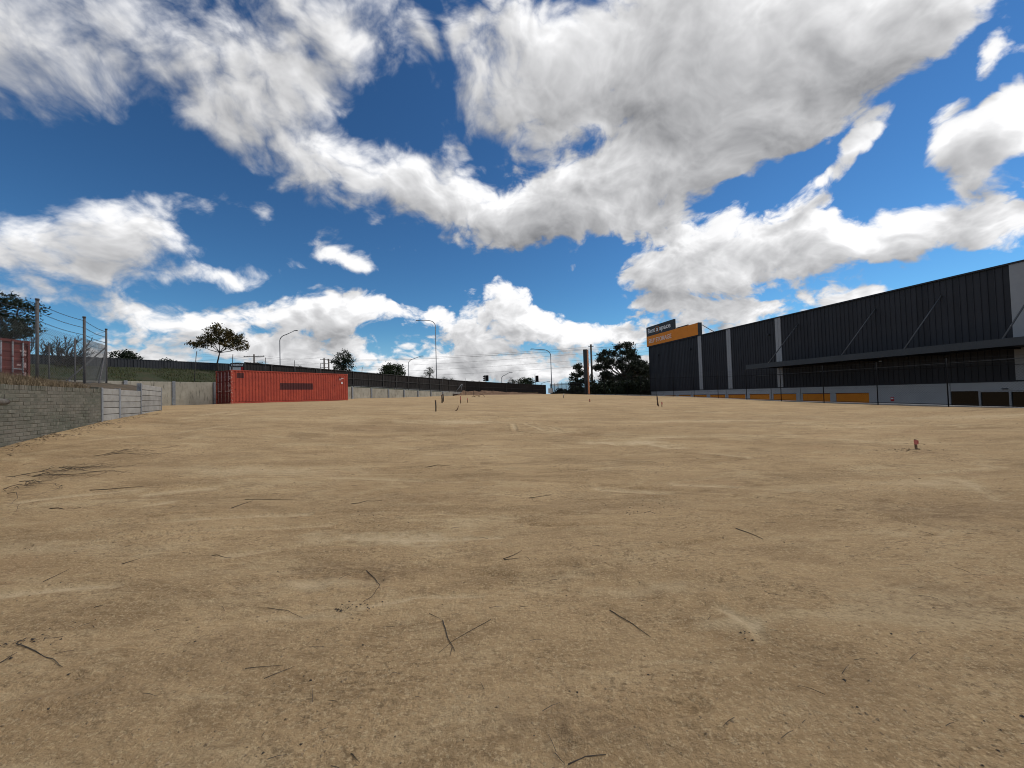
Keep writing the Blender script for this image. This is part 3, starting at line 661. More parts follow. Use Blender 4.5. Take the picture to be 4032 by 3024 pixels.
MB().tube([(p.x,p.y,zt),(p.x-1.0,p.y-1.2,zt-1.5)],.03,6).build('brace',M['galv'],of,True)
MB().tube([(p.x+.1,p.y,zt),(p.x-.2,p.y-.3,zt-1.6)],.03,6).build('brace',M['galv'],of,True)
# ================================================================ right-hand chain-link fence
rf=thing('chain_link_fence','black chain-link fence with dark posts along the right side of the bare site','fence')
ysp=2.925; Y0=24.4/(1.0499+.227); posts=[]
for k in range(-3,15):
    y=Y0+k*ysp
    if y<60: posts.append((24.4-.227*y,y))
posts.append((24.4-.227*60,60.0))
PH=2.25; prev=None
for (x,y) in posts:
    z=G(x,y); MB().tube([(x,y,z-.3),(x,y,z+PH)],.024,8).build('post',M['black'],rf,True)
    if prev:
        x0,y0,z0=prev
        for h,r_ in ((1.82,.014),(.12,.014)): MB().tube([(x0,y0,z0+h),(x,y,z+h)],r_,6).build('rail',M['black'],rf,True)
        for h in (1.95,2.08,2.2): MB().tube([(x0,y0,z0+h),(x,y,z+h)],.004,3,False).build('wire',M['wire'],rf)
        if y<47: chainlink(rf,(x0,y0,0),(x,y,0),z0+.05,z+.05,z0+1.82,z+1.82,step=.11,rad=.0017,m=M['black'])
    prev=(x,y,z)
# concrete mowing strip under the fence
b_=MB(); a=posts[0]; c=posts[-1]
for i in range(len(posts)-1):
    a,b=posts[i],posts[i+1]; za=G(*a); zb_=G(*b); o=MB().add([(a[0]+.02,a[1],za-.25),(a[0]+.34,a[1],za-.25),(a[0]+.34,a[1],za+.06),(a[0]+.02,a[1],za+.06),(b[0]+.02,b[1]-.015,zb_-.25),(b[0]+.34,b[1]-.015,zb_-.25),(b[0]+.34,b[1]-.015,zb_+.06),(b[0]+.02,b[1]-.015,zb_+.06)],
      [(0,1,2,3),(7,6,5,4),(0,4,5,1),(1,5,6,2),(2,6,7,3),(3,7,4,0)]).build('concrete_strip',M['plinth'],rf)
# black palisade fence at the far corner
pl=thing('palisade_fence','black steel picket fence at the far corner beside the sign pylon','fence')
a=Vector((10.78,60,0)); b=Vector((7.4,81.0,0)); L_=(b-a).length; k=int(L_/.15)
for i in range(k+1):
    p=a.lerp(b,i/k); z=G(p.x,p.y); big=i%17==0
    if i%2==0 or big: MB().box(-.02 if not big else -.04,.02 if not big else .04,-.02,.02,z-.2,z+(1.9 if not big else 2.05)).build('post' if big else 'picket',M['black'],pl,loc=(p.x,p.y,0))
for h in (.25,1.7):
    MB().bar((a.x,a.y,G(a.x,a.y)+h),(b.x,b.y,G(b.x,b.y)+h),.05).build('rail',M['black'],pl)
gp=at(2168,1530,79.5); tag(MB().box(-.45,.45,-.2,.2,-.1,.85).build('meter_box',M['white'],None,loc=(gp.x,gp.y,G(gp.x,gp.y)+.25)),'small pale meter box beside the far end of the paling fence','box')
# ================================================================ red shipping container
def corrug(L_,z0,z1,depth,pitch,name,m,par,x0=.0):
    prof=[(x0,0)]; x=x0+.10
    while x+pitch<x0+L_-.05:
        prof+=[(x,0),(x+.070,depth),(x+.138,depth),(x+.208,0)]; x+=pitch
    prof.append((x0+L_,0)); m_=len(prof)
    b_=MB(); b_.add([(a,b,z) for z in (z0,z1) for a,b in prof],[(i,i+1,i+1+m_,i+m_) for i in range(m_-1)])
    return b_.build(name,m,par)
CA=Vector((-23.93,35.28,E+.0)); cdir=(.475,.880)
def cmark(px,py): return on_line(px,py,(CA.x,CA.y),cdir)
def container_material():
    m=mat('container_red',(.42,.068,.036),(.33,.050,.029),scale=1.2,rough=.62,spec=.35,bump=.12,bscale=6,c3=(.13,.028,.02),s3=7,lo3=.57,hi3=.70)
    t=m.node_tree; N=t.nodes.new; L=t.links.new; b=t.nodes['Principled BSDF']; src=b.inputs['Base Color'].links[0].from_socket
    sp=N('ShaderNodeSeparateXYZ'); L(N('ShaderNodeTexCoord').outputs['Object'],sp.inputs[0])
    def inr(sock,a,c):
        x=N('ShaderNodeMath'); x.operation='COMPARE'; L(sock,x.inputs[0]); x.inputs[1].default_value=(a+c)/2; x.inputs[2].default_value=abs(c-a)/2; return x.outputs[0]
    def mul(a,c):
        x=N('ShaderNodeMath'); x.operation='MULTIPLY'; L(a,x.inputs[0])
        if isinstance(c,float): x.inputs[1].default_value=c
        else: L(c,x.inputs[1])
        return x.outputs[0]
    for (pa,pb) in (((1103,1507),(1234,1533.5)),((932,1467),(960.6,1488))):
        s0,z0=cmark(*pa); s1,z1=cmark(*pb); k=mul(mul(inr(sp.outputs['X'],s0,s1),inr(sp.outputs['Z'],z0-CA.z,z1-CA.z)),.93)
        x=N('ShaderNodeMix'); x.data_type='RGBA'; L(k,x.inputs['Factor']); L(src,x.inputs[6]); x.inputs[7].default_value=(.050,.013,.014,1); src=x.outputs[2]
    # pale scuffs and rust runs
    mp=N('ShaderNodeMapping'); mp.inputs['Scale'].default_value=(2.5,2.5,.35); L(N('ShaderNodeTexCoord').outputs['Object'],mp.inputs[0])
    n=N('ShaderNodeTexNoise'); n.inputs['Scale'].default_value=2.2; n.inputs['Detail'].default_value=7; L(mp.outputs[0],n.inputs['Vector'])
    r=N('ShaderNodeMapRange'); r.inputs['From Min'].default_value=.60; r.inputs['From Max'].default_value=.76; r.inputs['To Max'].default_value=.3; L(n.outputs['Fac'],r.inputs[0])
    x=N('ShaderNodeMix'); x.data_type='RGBA'; L(r.outputs[0],x.inputs['Factor']); L(src,x.inputs[6]); x.inputs[7].default_value=(.50,.17,.11,1)
    L(x.outputs[2],b.inputs['Base Color']); return m
M['cred']=container_material()
M['cdoor']=mat('container_door_shaded',(.17,.026,.020),(.13,.020,.016),scale=2,rough=.65,c3=(.24,.10,.07),s3=5,lo3=.64,hi3=.8)  # darker copy of the red, shade of the door end is in the colour
M['bar']=mat('locking_bar',(.48,.33,.31),(.33,.20,.18),scale=12,rough=.55,metal=.2)
M['scuff']=mat('scuffed_post',(.36,.055,.033),(.62,.40,.31),scale=9,lo=.52,hi=.62,rough=.7)
def container(name,label,loc,rz,L_,H,red,door,bar,post):
    t=thing(name,label,'container',loc,rz); Wd=2.44
    for y in (0,1):
        o=corrug(L_-.24,.17,H-.09,.045 if y==0 else -.045,.278,'side_panel',red,t,.12); o.location.y=.02 if y==0 else Wd-.02
    MB().box(.12,L_-.12,.0,.07,H-.09,H-.012).build('top_side_rail',red,t); MB().box(.12,L_-.12,Wd-.07,Wd,H-.09,H-.012).build('top_side_rail',red,t)
    MB().box(.12,L_-.12,.008,.07,.02,.145).build('bottom_side_rail',red,t); MB().box(.12,L_-.12,Wd-.07,Wd-.008,.02,.145).build('bottom_side_rail',red,t)
    for x in (0,L_-.12):
        for y in (0,Wd-.12): MB().box(x+.004,x+.116,y+.004,y+.116,.12,H-.12).build('corner_post',post if (x==0 and y==0) else red,t)
        for y in (0,Wd-.16):
            for z in (0,H-.12):
                b_=MB(); b_.box(x-.006,x+.14 if x==0 else x+.126,y-.006,y+.166,z,z+.12); b_.build('corner_casting',post,t)
    b_=MB(); prof=[]; x=.0
    while x<L_: prof+=[(x,0),(x+.09,0),(x+.11,.02),(x+.2,.02)]; x+=.22
    prof=[(min(a,L_),b) for a,b in prof]; m_=len(prof); b_.add([(a,y,H-.03+z) for y in (.07,Wd-.07) for a,z in prof],[(i,i+1,i+1+m_,i+m_) for i in range(m_-1)]); b_.build('roof',red,t)
    MB().box(.02,L_-.02,.08,Wd-.08,.12,.16).build('floor',door,t)
    MB().box(.01,.11,.12,Wd-.12,H-.15,H-.02).build('door_header',door,t); MB().box(.01,.11,.12,Wd-.12,.02,.15).build('door_sill',door,t)
    corrug_end=MB(); corrug_end.box(L_-.06,L_-.02,.12,Wd-.12,.14,H-.1); corrug_end.build('end_wall',red,t)
    for i,(ya,yb) in enumerate(((.125,Wd/2-.006),(Wd/2+.006,Wd-.125))):
        b_=MB(); prof=[]; z=.16
        for k in range(5):
            hh=(H-.34)/5; prof+=[(.055,z),(.055,z+.10),(.085,z+.14),(.085,z+hh-.04)]; z+=hh
        prof.append((.055,H-.155)); m_=len(prof); b_.add([(x_,y,z_) for y in (ya,yb) for x_,z_ in prof],[(j,j+m_,j+1+m_,j+1) for j in range(m_-1)])
        dr=b_.build('door',door,t)
        for y in (ya+.28,yb-.28):
            bb=MB().tube([(.0,y,.06),(.0,y,H-.06)],.030,8).build('locking_bar',bar,dr,True)
            for z in (.10,H*.33,H*.66,H-.10): MB().box(-.03,.05,y-.05,y+.05,z-.035,z+.035).build('bar_bracket',door,dr)
            MB().bar((-.03,y,1.1),(-.03,y+.30*(1 if y<(ya+yb)/2 else -1),1.1),.02,.05).build('door_handle',bar,dr)
        for z in (.4,1.0,1.7,2.35):
            ye=ya if i==0 else yb; MB().box(.0,.06,ye-.06,ye+.06,z,z+.07).build('hinge',door,dr)
        for (yo,z0,w,h) in ((.12,H-.62,.34,.10),(.12,H-.80,.26,.12),(.42,H-1.35,.20,.10),(.12,H-1.42,.24,.26),(.12,H-1.9,.22,.22),(.42,H-1.85,.2,.07)):
            if i==0: MB().box(.048,.052,ya+yo-.08,ya+yo-.08+w,z0,z0+h).build('marking_plate',M['bar'],dr)
    return t
ct=container('shipping_container','long red shipping container with two dark overpainted rectangles on its ribbed side',(CA.x,CA.y,CA.z-.02),math.atan2(cdir[1],cdir[0]),12.07,2.91,M['cred'],M['cdoor'],M['bar'],M['scuff'])
for (pa,w,h) in (((1336,1488),.08,.05),((1341,1488),.07,.05),((1345,1488),.07,.05),((1349,1488.5),.05,.05),((1336,1494),.06,.05),((1340,1494),.07,.05),((1344,1503),.13,.22)):
    s,z=cmark(*pa); MB().box(s,s+w*2 if w<.1 else s+w*1.2,-.006,.004,z-CA.z-h,z-CA.z).build('white_marking',M['signwhite'],ct)
MB().tube([(cmark(1339,1482)[0],-.02,2.5),(cmark(1339,1482)[0],.0,2.5)],.12,10).build('vent_cover',M['cdoor'],ct)
# older dark red container behind the barbed fence
oc=container('shipping_container','weathered dark red shipping container behind the barbed wire fence at far left',(-25.6,22.0,E+1.02),math.radians(190),6.06,2.62,M['patchred'],M['patchred'],M['galv'],M['patchred'])
# ================================================================ lettering
def text_part(s, size, parent, m, loc, rot, bold=.0, ext=.01, name='lettering', xs=1.0, align='LEFT'):
    cu=bpy.data.curves.new(name,'FONT'); cu.body=s; cu.size=size; cu.extrude=ext; cu.offset=bold; cu.align_x=align; cu.resolution_u=3
    o=bpy.data.objects.new(name+'_curve',cu); COL.objects.link(o)
    dg=bpy.context.evaluated_depsgraph_get(); dg.update(); me=bpy.data.meshes.new_from_object(o.evaluated_get(dg)); me.name=name
    bpy.data.objects.remove(o); bpy.data.curves.remove(cu); me.materials.clear(); me.materials.append(m)
    q=bpy.data.objects.new(name,me); link(q,parent); q.location=loc; q.rotation_euler=rot; q.scale=(xs,1,1)
    return q
def ms(q): xs_=[v.co.x for v in q.data.vertices]; return (max(xs_)-min(xs_))*q.scale[0]
# logo on the old container: dark disc with a white letter
dsc=MB().tube([(-.012,2.0,1.45),(.03,2.0,1.45)],.24,20).build('dark_disc',M['black'],oc)
text_part('A',.42,oc,M['signwhite'],(-.016,2.14,1.31),(math.pi/2,0,-math.pi/2),.01,.003)
# ================================================================ storage warehouse (right)
wx=Vector((.196,-.981,0)).normalized(); wr=math.atan2(wx.y,wx.x); WO=(40-.2*74.95,74.95,0)
wh=thing('storage_warehouse','long black ribbed warehouse with pale strips, canopy and a row of orange roller doors','building',WO,wr)
SL=66.0; ZT=E+7.98; ZB=E+0.0; FL=E-3.2
MB().box(0,SL,.16,42,FL,ZT-.12).build('wall_core',M['clad'],wh)
pitch=.40
def sheet(h):
    b_=MB(); pr=[(0,0),(.012,-.045),(.05,-.045),(.062,0),(pitch,0)]; m_=len(pr); b_.add([(a,b,z) for z in (0,h) for a,b in pr],[(i,i+1,i+1+m_,i+m_) for i in range(m_-1)]); return b_.mesh('cladding_sheet',M['clad'])
SH=sheet(ZT-ZB-.06)
strips=[(13.90,.75),(19.92,.75),(27.92,.75),(47.62,1.6)]
x=.05
edges=[0]+[v for s_,w in strips for v in (s_,s_+w)]+[SL]
for i in range(0,len(edges),2):
    a,b=edges[i],edges[i+1]; k=round((b-a-.06)/pitch); sc_=(b-a-.06)/(k*pitch)
    for j in range(k): inst('cladding_sheet',SH,wh,(a+.03+j*pitch*sc_,.10,ZB),scale=(sc_,1,1))
for s_,w in strips:
    h=ZT-ZB-.06; b_=MB(); m2=w/2; pr=[(0,.10),(0,-.05),(m2-.02,-.05),(m2-.012,-.02),(m2+.012,-.02),(m2+.02,-.05),(w,-.05),(w,.10)]; n_=len(pr)
    b_.add([(a,b,z) for z in (0,h) for a,b in pr],[(i,i+1,i+1+n_,i+n_) for i in range(n_-1)]+[tuple(range(n_,2*n_))])
    b_.build('light_strip',M['strip'],wh,loc=(s_,.06,ZB))
MB().box(-.06,SL,-.06,.30,ZT-.06,ZT+.06).build('parapet_cap',M['cladtrim'],wh)
MB().box(-.02,SL,.02,.155,ZB-.10,ZB-.004).build('cladding_sill',M['cladtrim'],wh)
MB().box(-.05,.048,-.03,.30,FL,ZT-.06).build('corner_flashing',M['cladtrim'],wh)
# precast lower wall: header band, piers, orange roller doors
doors=[(.6,3.72),(4.52,7.62),(8.46,11.56),(12.2,15.3),(16.05,19.13),(19.72,22.8),(23.54,26.6),(27.15,30.22),(31.03,34.14),(34.75,37.88)]
DT=E-.78
MB().box(0,43.9,.06,.158,ZB-.30,ZB-.105).build('precast_band',M['precast'],wh)
MB().box(0,43.9,.10,.158,DT,ZB-.305).build('precast_header',M['precast'],wh)
pe=[0]+[v for d in doors for v in d]+[43.9]
for i in range(0,len(pe),2):
    a,b=pe[i],pe[i+1]; MB().box(a,b,.08,.158,FL,DT-.004).build('precast_pier',M['precast'],wh)
for a,b in ((3.72,4.52),(11.56,12.2),(19.13,19.72),(26.6,27.15)): MB().box((a+b)/2-.06,(a+b)/2+.06,.03,.078,FL,ZB-.11).build('downpipe',M['strip'],wh)
MB().box(30.4,30.8,.02,.078,FL,ZB-.11).build('precast_rib',M['precast'],wh)
for a,b in doors:
    bb=MB(); z=FL
    while z<DT-.01:
        z2=min(z+.085,DT-.004); bb.add([(a,.125,z),(b,.125,z),(b,.112,z+.03),(a,.112,z+.03),(b,.125,z2),(a,.125,z2)],[(0,1,2,3),(3,2,4,5)]); z=z2
    d=bb.build('roller_door',M['roller'],wh); MB().box(a-.03,b+.03,.06,.075,DT-.02,DT+.03).build('door_head',M['cladtrim'],d)
# glazed entrance at the right
MB().box(43.95,SL,.13,.155,FL,E-.72).build('glazing',M['glass'],wh)
MB().box(43.95,SL,.06,.158,E-.716,ZB-.105).build('precast_band',M['precast'],wh)
for s_ in (45.64,47.26,49.0,50.8,52.6,54.4): MB().box(s_-.055,s_+.055,.05,.128,FL,E-.725).build('mullion',M['alu'],wh)
MB().box(45.7,SL,.055,.126,E-.80,E-.73).build('transom',M['alu'],wh)
sg=MB().box(39.70,39.95,.05,.078,E-1.51,E-1.16).build('warning_sign',M['red'],wh)
MB().box(39.73,39.92,.044,.048,E-1.33,E-1.22).build('sign_panel',M['signwhite'],sg)
MB().box(46.9,47.2,-.05,.05,E-.62,E-.55).build('wall_light',M['cladtrim'],wh)
for s_ in (27.0,12.13,3.1):
    MB().box(s_-.12,s_+.12,-.16,.07,E+6.1,E+6.3).build('wall_light',M['cladtrim'],wh)
# canopy
cn=MB().box(27.85,SL,-4.0,-3.9,E+2.12,E+2.62).build('canopy_fascia',M['canopy'],wh)
MB().box(27.85,SL,-3.9,.05,E+2.20,E+2.34).build('canopy_soffit',M['cladtrim'],wh)
MB().box(27.85,27.95,-3.9,.05,E+2.345,E+2.60).build('canopy_end',M['canopy'],wh)
for s_ in (30.87,34.9,38.82,43.7,47.9,52,56): MB().bar((s_,-3.8,E+2.27),(s_,.05,E+2.27),.12,.10).build('canopy_beam',M['cladtrim'],wh,loc=(0,0,-.14))
for s_ in (30.87,38.82,43.7,49.2,55):
    MB().tube([(s_,-3.85,E+2.60),(s_,.08,E+6.75)],.05,8).build('tie_rod',M['rod'],wh,True)
MB().tube([(27.85,-3.0,E+1.35),(SL,-3.0,E+1.35)],.02,6).build('cable_tray',M['rod'],wh,True)
cmr=MB().box(40.6,40.8,-2.2,-2.1,E+1.88,E+1.95).build('security_camera',M['alu'],wh)
MB().box(0,SL,.3,41.8,ZT-.119,ZT-.06).build('roof',M['cladtrim'],wh)
# ---- roof sign
sn=thing('roof_sign','grey and orange Rent a space self storage sign above the far warehouse corner','sign',(WO[0],WO[1],0),wr)
MB().box(-.40,8.30,-.14,.16,E+9.87,E+11.55).build('grey_panel',M['signgrey'],sn)
for a,b in ((-.40,8.08),(8.10,9.98),(10.0,11.84),(11.86,14.28)): MB().box(a,b,-.16,.14,E+8.10,E+9.865).build('orange_panel',M['signorange'],sn)
MB().box(-.44,14.3,-.10,.30,E+8.02,E+8.095).build('base_frame',M['cladtrim'],sn)
MB().box(14.285,14.40,-.16,.45,E+8.05,E+9.90).build('end_plate',M['signgrey'],sn)
MB().box(8.32,11.4,.2,.35,E+9.87,E+10.12).build('back_frame',M['signgrey'],sn)
for s_ in (14.4,8.5,2.0): MB().bar((s_,.35,E+9.6),(s_+.3,3.2,E+7.95),.08).build('stay',M['alu'],sn)
RX=(math.pi/2,0,0)
q=text_part('Rent',1.16,sn,M['signwhite'],(.15,-.165,E+10.40),RX,.018,.02); q.scale[0]*=2.35/ms(q)
q=text_part('a',1.16,sn,M['signwhite'],(2.95,-.165,E+10.40),RX,.018,.02); q.scale[0]*=.62/ms(q)
q=text_part('space',1.16,sn,M['signwhite'],(3.95,-.165,E+10.40),RX,.018,.02); q.scale[0]*=3.35/ms(q)
b_=MB(); x0,x1,z0,z1=2.76,3.75,E+10.18,E+11.18
for (a,b,c,d) in ((x0,x1,z0,z0+.04),(x0,x1,z1-.04,z1),(x0,x0+.04,z0+.04,z1-.04),(x1-.04,x1,z0+.04,z1-.04)): b_.box(a,b,-.16,-.145,c,d)
b_.build('orange_outline',M['signorange'],sn)
q=text_part('SELF STORAGE',1.02,sn,M['signpale'],(.35,-.185,E+8.60),RX,.012,.02); q.scale[0]*=7.1/ms(q)
# ---- sign pylon
py_=thing('sign_pylon','tall dark sign pylon with an orange lettered edge beside the utility pole','sign',(12.2,68,G(12.2,68)-.4),math.radians(-22))
hz=E+7.15-(G(12.2,68)-.4)
MB().box(-.30,.30,-.30,1.1,0,hz).build('pylon_body',M['signgrey'],py_)
MB().box(.305,.335,-.22,1.02,.5,hz-.1).build('orange_face',M['pylonface'],py_)
q=text_part('Rent a space',.9,py_,M['signwhite'],(.345,.62,hz-.45),(math.pi/2,math.pi/2,math.pi/2),.015,.004); q.scale[0]*=4.8/ms(q)
# ================================================================ building glimpsed beyond the fences
bb=thing('white_shed','white shed with a red edge panel seen in the gap above the red container','building',(-41.5,60,0),0)
MB().box(-4,2.22,0,6,-1.9,E+5.45).build('wall',M['white'],bb); MB().box(2.23,2.78,-.02,5.9,-1.9,E+5.62).build('red_panel',M['red'],bb)
MB().box(-4.1,2.21,-.1,6.1,E+5.453,E+5.55).build('roof',M['plinth'],bb)
p=at(927,1446,57.5)
rs=thing('oval_sign','dark oval sign with white reeco lettering above the red container','sign',(p.x+.25,p.y,0),math.radians(12))
prof=[(1.02*math.cos(t)*(1 if abs(math.cos(t))<.9 else .97),E+5.35+.33*(math.copysign(abs(math.sin(t))**.6,math.sin(t)))) for t in [2*math.pi*i/28 for i in range(28)]]
MB().prism(prof,-.06,.06).build('oval_board',M['signgrey'],rs)
q=text_part('reeco',.62,rs,M['signwhite'],(-.72,-.07,E+5.2),RX,.012,.01); q.scale[0]*=1.45/ms(q)
for x in (-.7,.8): MB().tube([(x,0,E+2.0),(x,0,E+5.1)],.05,8).build('leg',M['black'],rs)
# ================================================================ street lamps
def lamp(label, px_base, px_end, Y, rise, armfrac=None):
    b=at(*px_base,Y); e=at(*px_end,Y); t=thing('street_lamp',label,'street lamp',(b.x,b.y,-1.86),0,'street lamps along the road'); h=e.z+1.86; dx=e.x-b.x
    r=abs(dx); bend=[]
    z0=h-rise-r*.35
    pts=[(0,0,0),(0,0,z0*.5),(0,0,z0)]
    MB().tube(pts,[.11,.09,.075],8).build('pole',M['lamp'],t,True)
    arm=[]
    for k in range(9):
        a=k/8*math.pi/2; arm.append((dx*.42*(1-math.cos(a)),0,z0+(h-rise-z0)*math.sin(a)+rise*.2*(1-math.cos(a))))
    arm.append((dx*.97,0,h))
    MB().tube(arm,[.072]*9+[.045],8).build('arm',M['lamp'],t,True)
    sg=1 if dx>0 else -1; L_=max(.7,Y*.009)
    b_=MB(); b_.add([(dx-sg*.15,-.10,h-.02),(dx+sg*L_*.9,-.16,h-.02),(dx+sg*L_*.9,.16,h-.02),(dx-sg*.15,.10,h-.02),(dx-sg*.15,-.06,h+.09),(dx+sg*L_*.7,-.10,h+.12),(dx+sg*L_*.7,.10,h+.12),(dx-sg*.15,.06,h+.09)],[(0,3,2,1),(4,5,6,7),(0,1,5,4),(1,2,6,5),(2,3,7,6),(3,0,4,7)])
    b_.build('lamp_head',M['lamphead'],t); MB().box(-.16,.16,-.16,.16,0,.06).build('base_plate',M['lamp'],t)
    return t
lamp('tall street lamp rising behind the middle of the red container, arm to the right',(1103,1437),(1160,1303),75,.8)
lamp('tallest street lamp, its curved arm pointing left, standing left of the centre',(1719,1481),(1650,1262),90,.1)
lamp('small street lamp just left of the tallest lamp, arm pointing right',(1609,1476),(1655,1403),110,.8)
lamp('street lamp beside the sign pylon with its long arm pointing left',(2172,1515),(2101,1375),82,.2)
lamp('short distant street lamp between the two traffic signals',(1975,1505),(2006,1467),120,.9)
lamp('low distant street lamp right of the right-hand traffic signal',(2130,1515),(2155,1503),150,.4)
# ================================================================ utility poles and wires
def upole(label,px,Y,arms,r=.15):
    p=at(*px,Y); t=thing('utility_pole',label,'utility pole',(p.x,p.y,-1.86),math.radians(8),'timber utility poles'); h=p.z+1.86
    MB().tube([(0,0,0),(0,0,h)],[r*1.3,r],8).build('pole',M['wood'],t,True)
    for dz,w in arms:
        ar=MB().box(-w/2,w/2,-.06,.06,h-dz-.06,h-dz+.06).build('crossarm',M['wood'],t)
        for x in (-w*.46,-w*.2,w*.2,w*.46): MB().tube([(x,0,h-dz+.06),(x,0,h-dz+.22)],[.05,.03],6).build('insulator',M['lamphead'],ar)
    return Vector((p.x,p.y,p.z))
u1=upole('timber utility pole with two crossarms above the right end of the ribbed fence',(1000,1395),90,((.5,4.2),(1.9,3.6)))
u2=upole('left of the two distant utility poles beside the round dark tree',(1276,1410),120,((.4,2.2),(1.6,2.0),(2.8,2.0)),.2)
u3=upole('right of the two distant utility poles beside the round dark tree',(1294,1413),122,((.4,.9),),.2)
u4=upole('utility pole standing between the sign pylon and the big eucalypt',(2326.5,1356),90,((.5,1.1),),.2)
wi=thing('power_lines','thin overhead power lines crossing the sky above the fences','power line')
def wire(a,b,sag,r=.014):
    a=Vector(a); b=Vector(b); pts=[a.lerp(b,k/14)-Vector((0,0,sag*4*(k/14)*(1-k/14))) for k in range(15)]; MB().tube(pts,r,3,False).build('wire',M['wire'],wi)
for k,(ya,yb) in enumerate(((1425,1372),(1421,1376),(1419,1366),(1448,1390),(1470,1415),(1489,1440))):
    a=at(1300,ya,118); b=at(2326,yb,90); wire(a,b,.5,.02)
for k,(ya,yb) in enumerate(((1372,1330),(1376,1345),(1400,1372),(1366,1360))): wire(at(2326,ya,90),at(2640,yb,110),.3,.02)
for dz,dx in ((-.3,-2),(-.3,2),(-1.7,1.6)):
    wire(u1+Vector((dx,0,dz)),u2+Vector((dx*.5,0,dz+.6)),.7,.016); wire(u1+Vector((dx,0,dz)),Vector((-110,100,13+dz)),1.0,.016)
# ================================================================ traffic signals
def signal(label,px0,px1,Y,twin):
    a=at(*px0,Y); b=at(*px1,Y); t=thing('traffic_signal',label,'traffic light',((a.x+b.x)/2,Y,-1.86)); w=abs(b.x-a.x); z0=b.z+1.86; z1=a.z+1.86
    MB().tube([(-w*.62 if not twin else 0,0.12,0),(-w*.62 if not twin else 0,.12,z1+.25 if not twin else z0+.6)],.06,8).build('pole',M['galv'],t,True)
    x0=-w*.5 if not twin else -w*.1
    bk=MB().prism([(x0,z0+.06),(x0+.06,z0),(w*.5-.06,z0),(w*.5,z0+.06),(w*.5,z1-.06),(w*.5-.06,z1),(x0+.06,z1),(x0,z1-.06)],-.02,.02).build('backboard',M['black'],t)
    for k in range(3):
        z=z0+(z1-z0)*(k+.5)/3; MB().tube([(w*.2,.02,z),(w*.2,.22,z)],.13,10).build('lamp_housing',M['black'],t)
        if twin: MB().tube([(-w*.25,0,z),(-w*.5,.0,z-.03)],[.12,.15],10).build('visor',M['black'],t)
    if twin: MB().box(-w*.28,-w*.12,-.1,.1,z0,z1).build('side_housing',M['black'],t)
    else: MB().bar((-w*.6,.12,z0+.08),(w*.75,.12,z0-.02+.1),.06,.12).build('bracket',M['galv'],t)
signal('twin-headed black traffic signal seen from behind over the paling fence',(1902,1478),(1924,1501),88,True)
signal('single black traffic signal on a grey pole near the end of the paling fence',(2108,1479),(2121,1504),88,False)
# ================================================================ trees
def ellip(n,r):
    v=nrg.normal(size=(n,3)); v/=np.linalg.norm(v,axis=1)[:,None]; return v*(nrg.random((n,1))**(1/2.4))*np.array(r)
def leaves(name,centers,n_each,spread,size,m,parent,flat=.5):
    c=np.repeat(np.asarray(centers),n_each,0); n=len(c); p=c+nrg.normal(size=(n,3))*spread*np.array((1,1,.75))
    a=nrg.normal(size=(n,3)); a/=np.linalg.norm(a,axis=1)[:,None]; b=np.cross(a,nrg.normal(size=(n,3))); b/=np.linalg.norm(b,axis=1)[:,None]
    s=size*(.6+.8*nrg.random((n,1))); q=np.stack((p-a*s,p+b*s*flat,p+a*s,p-b*s*flat),1).reshape(-1,3)
    me=bpy.data.meshes.new(name); me.vertices.add(4*n); me.vertices.foreach_set('co',q.astype(np.float32).ravel())
    me.loops.add(4*n); me.loops.foreach_set('vertex_index',np.arange(4*n,dtype=np.int32)); me.polygons.add(n); me.polygons.foreach_set('loop_start',np.arange(0,4*n,4,dtype=np.int32)); me.polygons.foreach_set('loop_total',np.full(n,4,dtype=np.int32))
    me.update(); me.materials.append(m); o=bpy.data.objects.new(name,me); link(o,parent); return o
def tree(name,label,loc,trunk,rt,lobes,clumps,per,spread,leaf,m,bark,group=None,flat=.5,branch=True):
    """trunk: list of points (local); lobes: (cx,cy,cz,rx,ry,rz)"""
    t=thing(name,label,'shrub' if 'shrub' in name or 'bush' in name else 'tree',loc,0,group); vol=np.array([l[3]*l[4]*l[5] for l in lobes])**.7; vol/=vol.sum()
    k=len(trunk); tb=MB().tube(trunk,[rt*(1-.55*i/(k-1)) for i in range(k)],8); tb.build('trunk',bark,t,True)
    cs=np.concatenate([ellip(max(2,int(clumps*v)),l[3:])+np.array(l[:3]) for l,v in zip(lobes,vol)])
    leaves('crown',cs,per,spread,leaf,m,t,flat)
    if branch:
        T=[Vector(p) for p in trunk]; b_=MB()
        for l in lobes:
            c=Vector(l[:3]); s=T[-1] if c.z>T[-1].z*.9 else T[-2]; mid=s.lerp(c,.5)+Vector((0,0,-.06*(c-s).length)); b_.tube([s,mid,c],[rt*.42,rt*.3,rt*.16],6)
            sub=[Vector(q) for q in (ellip(6,np.array(l[3:])*.9)+np.array(l[:3]))]
            for q in sub: b_.tube([mid.lerp(c,.6),mid.lerp(q,.6)+Vector((0,0,.1)),q],[rt*.16,rt*.10,rt*.04],5)
        b_.build('branches',bark,t,True)
    return t
def base_tree(px,Y,zb=-1.86):
    p=at(*px,Y); return (p.x,p.y,zb),p.z-zb
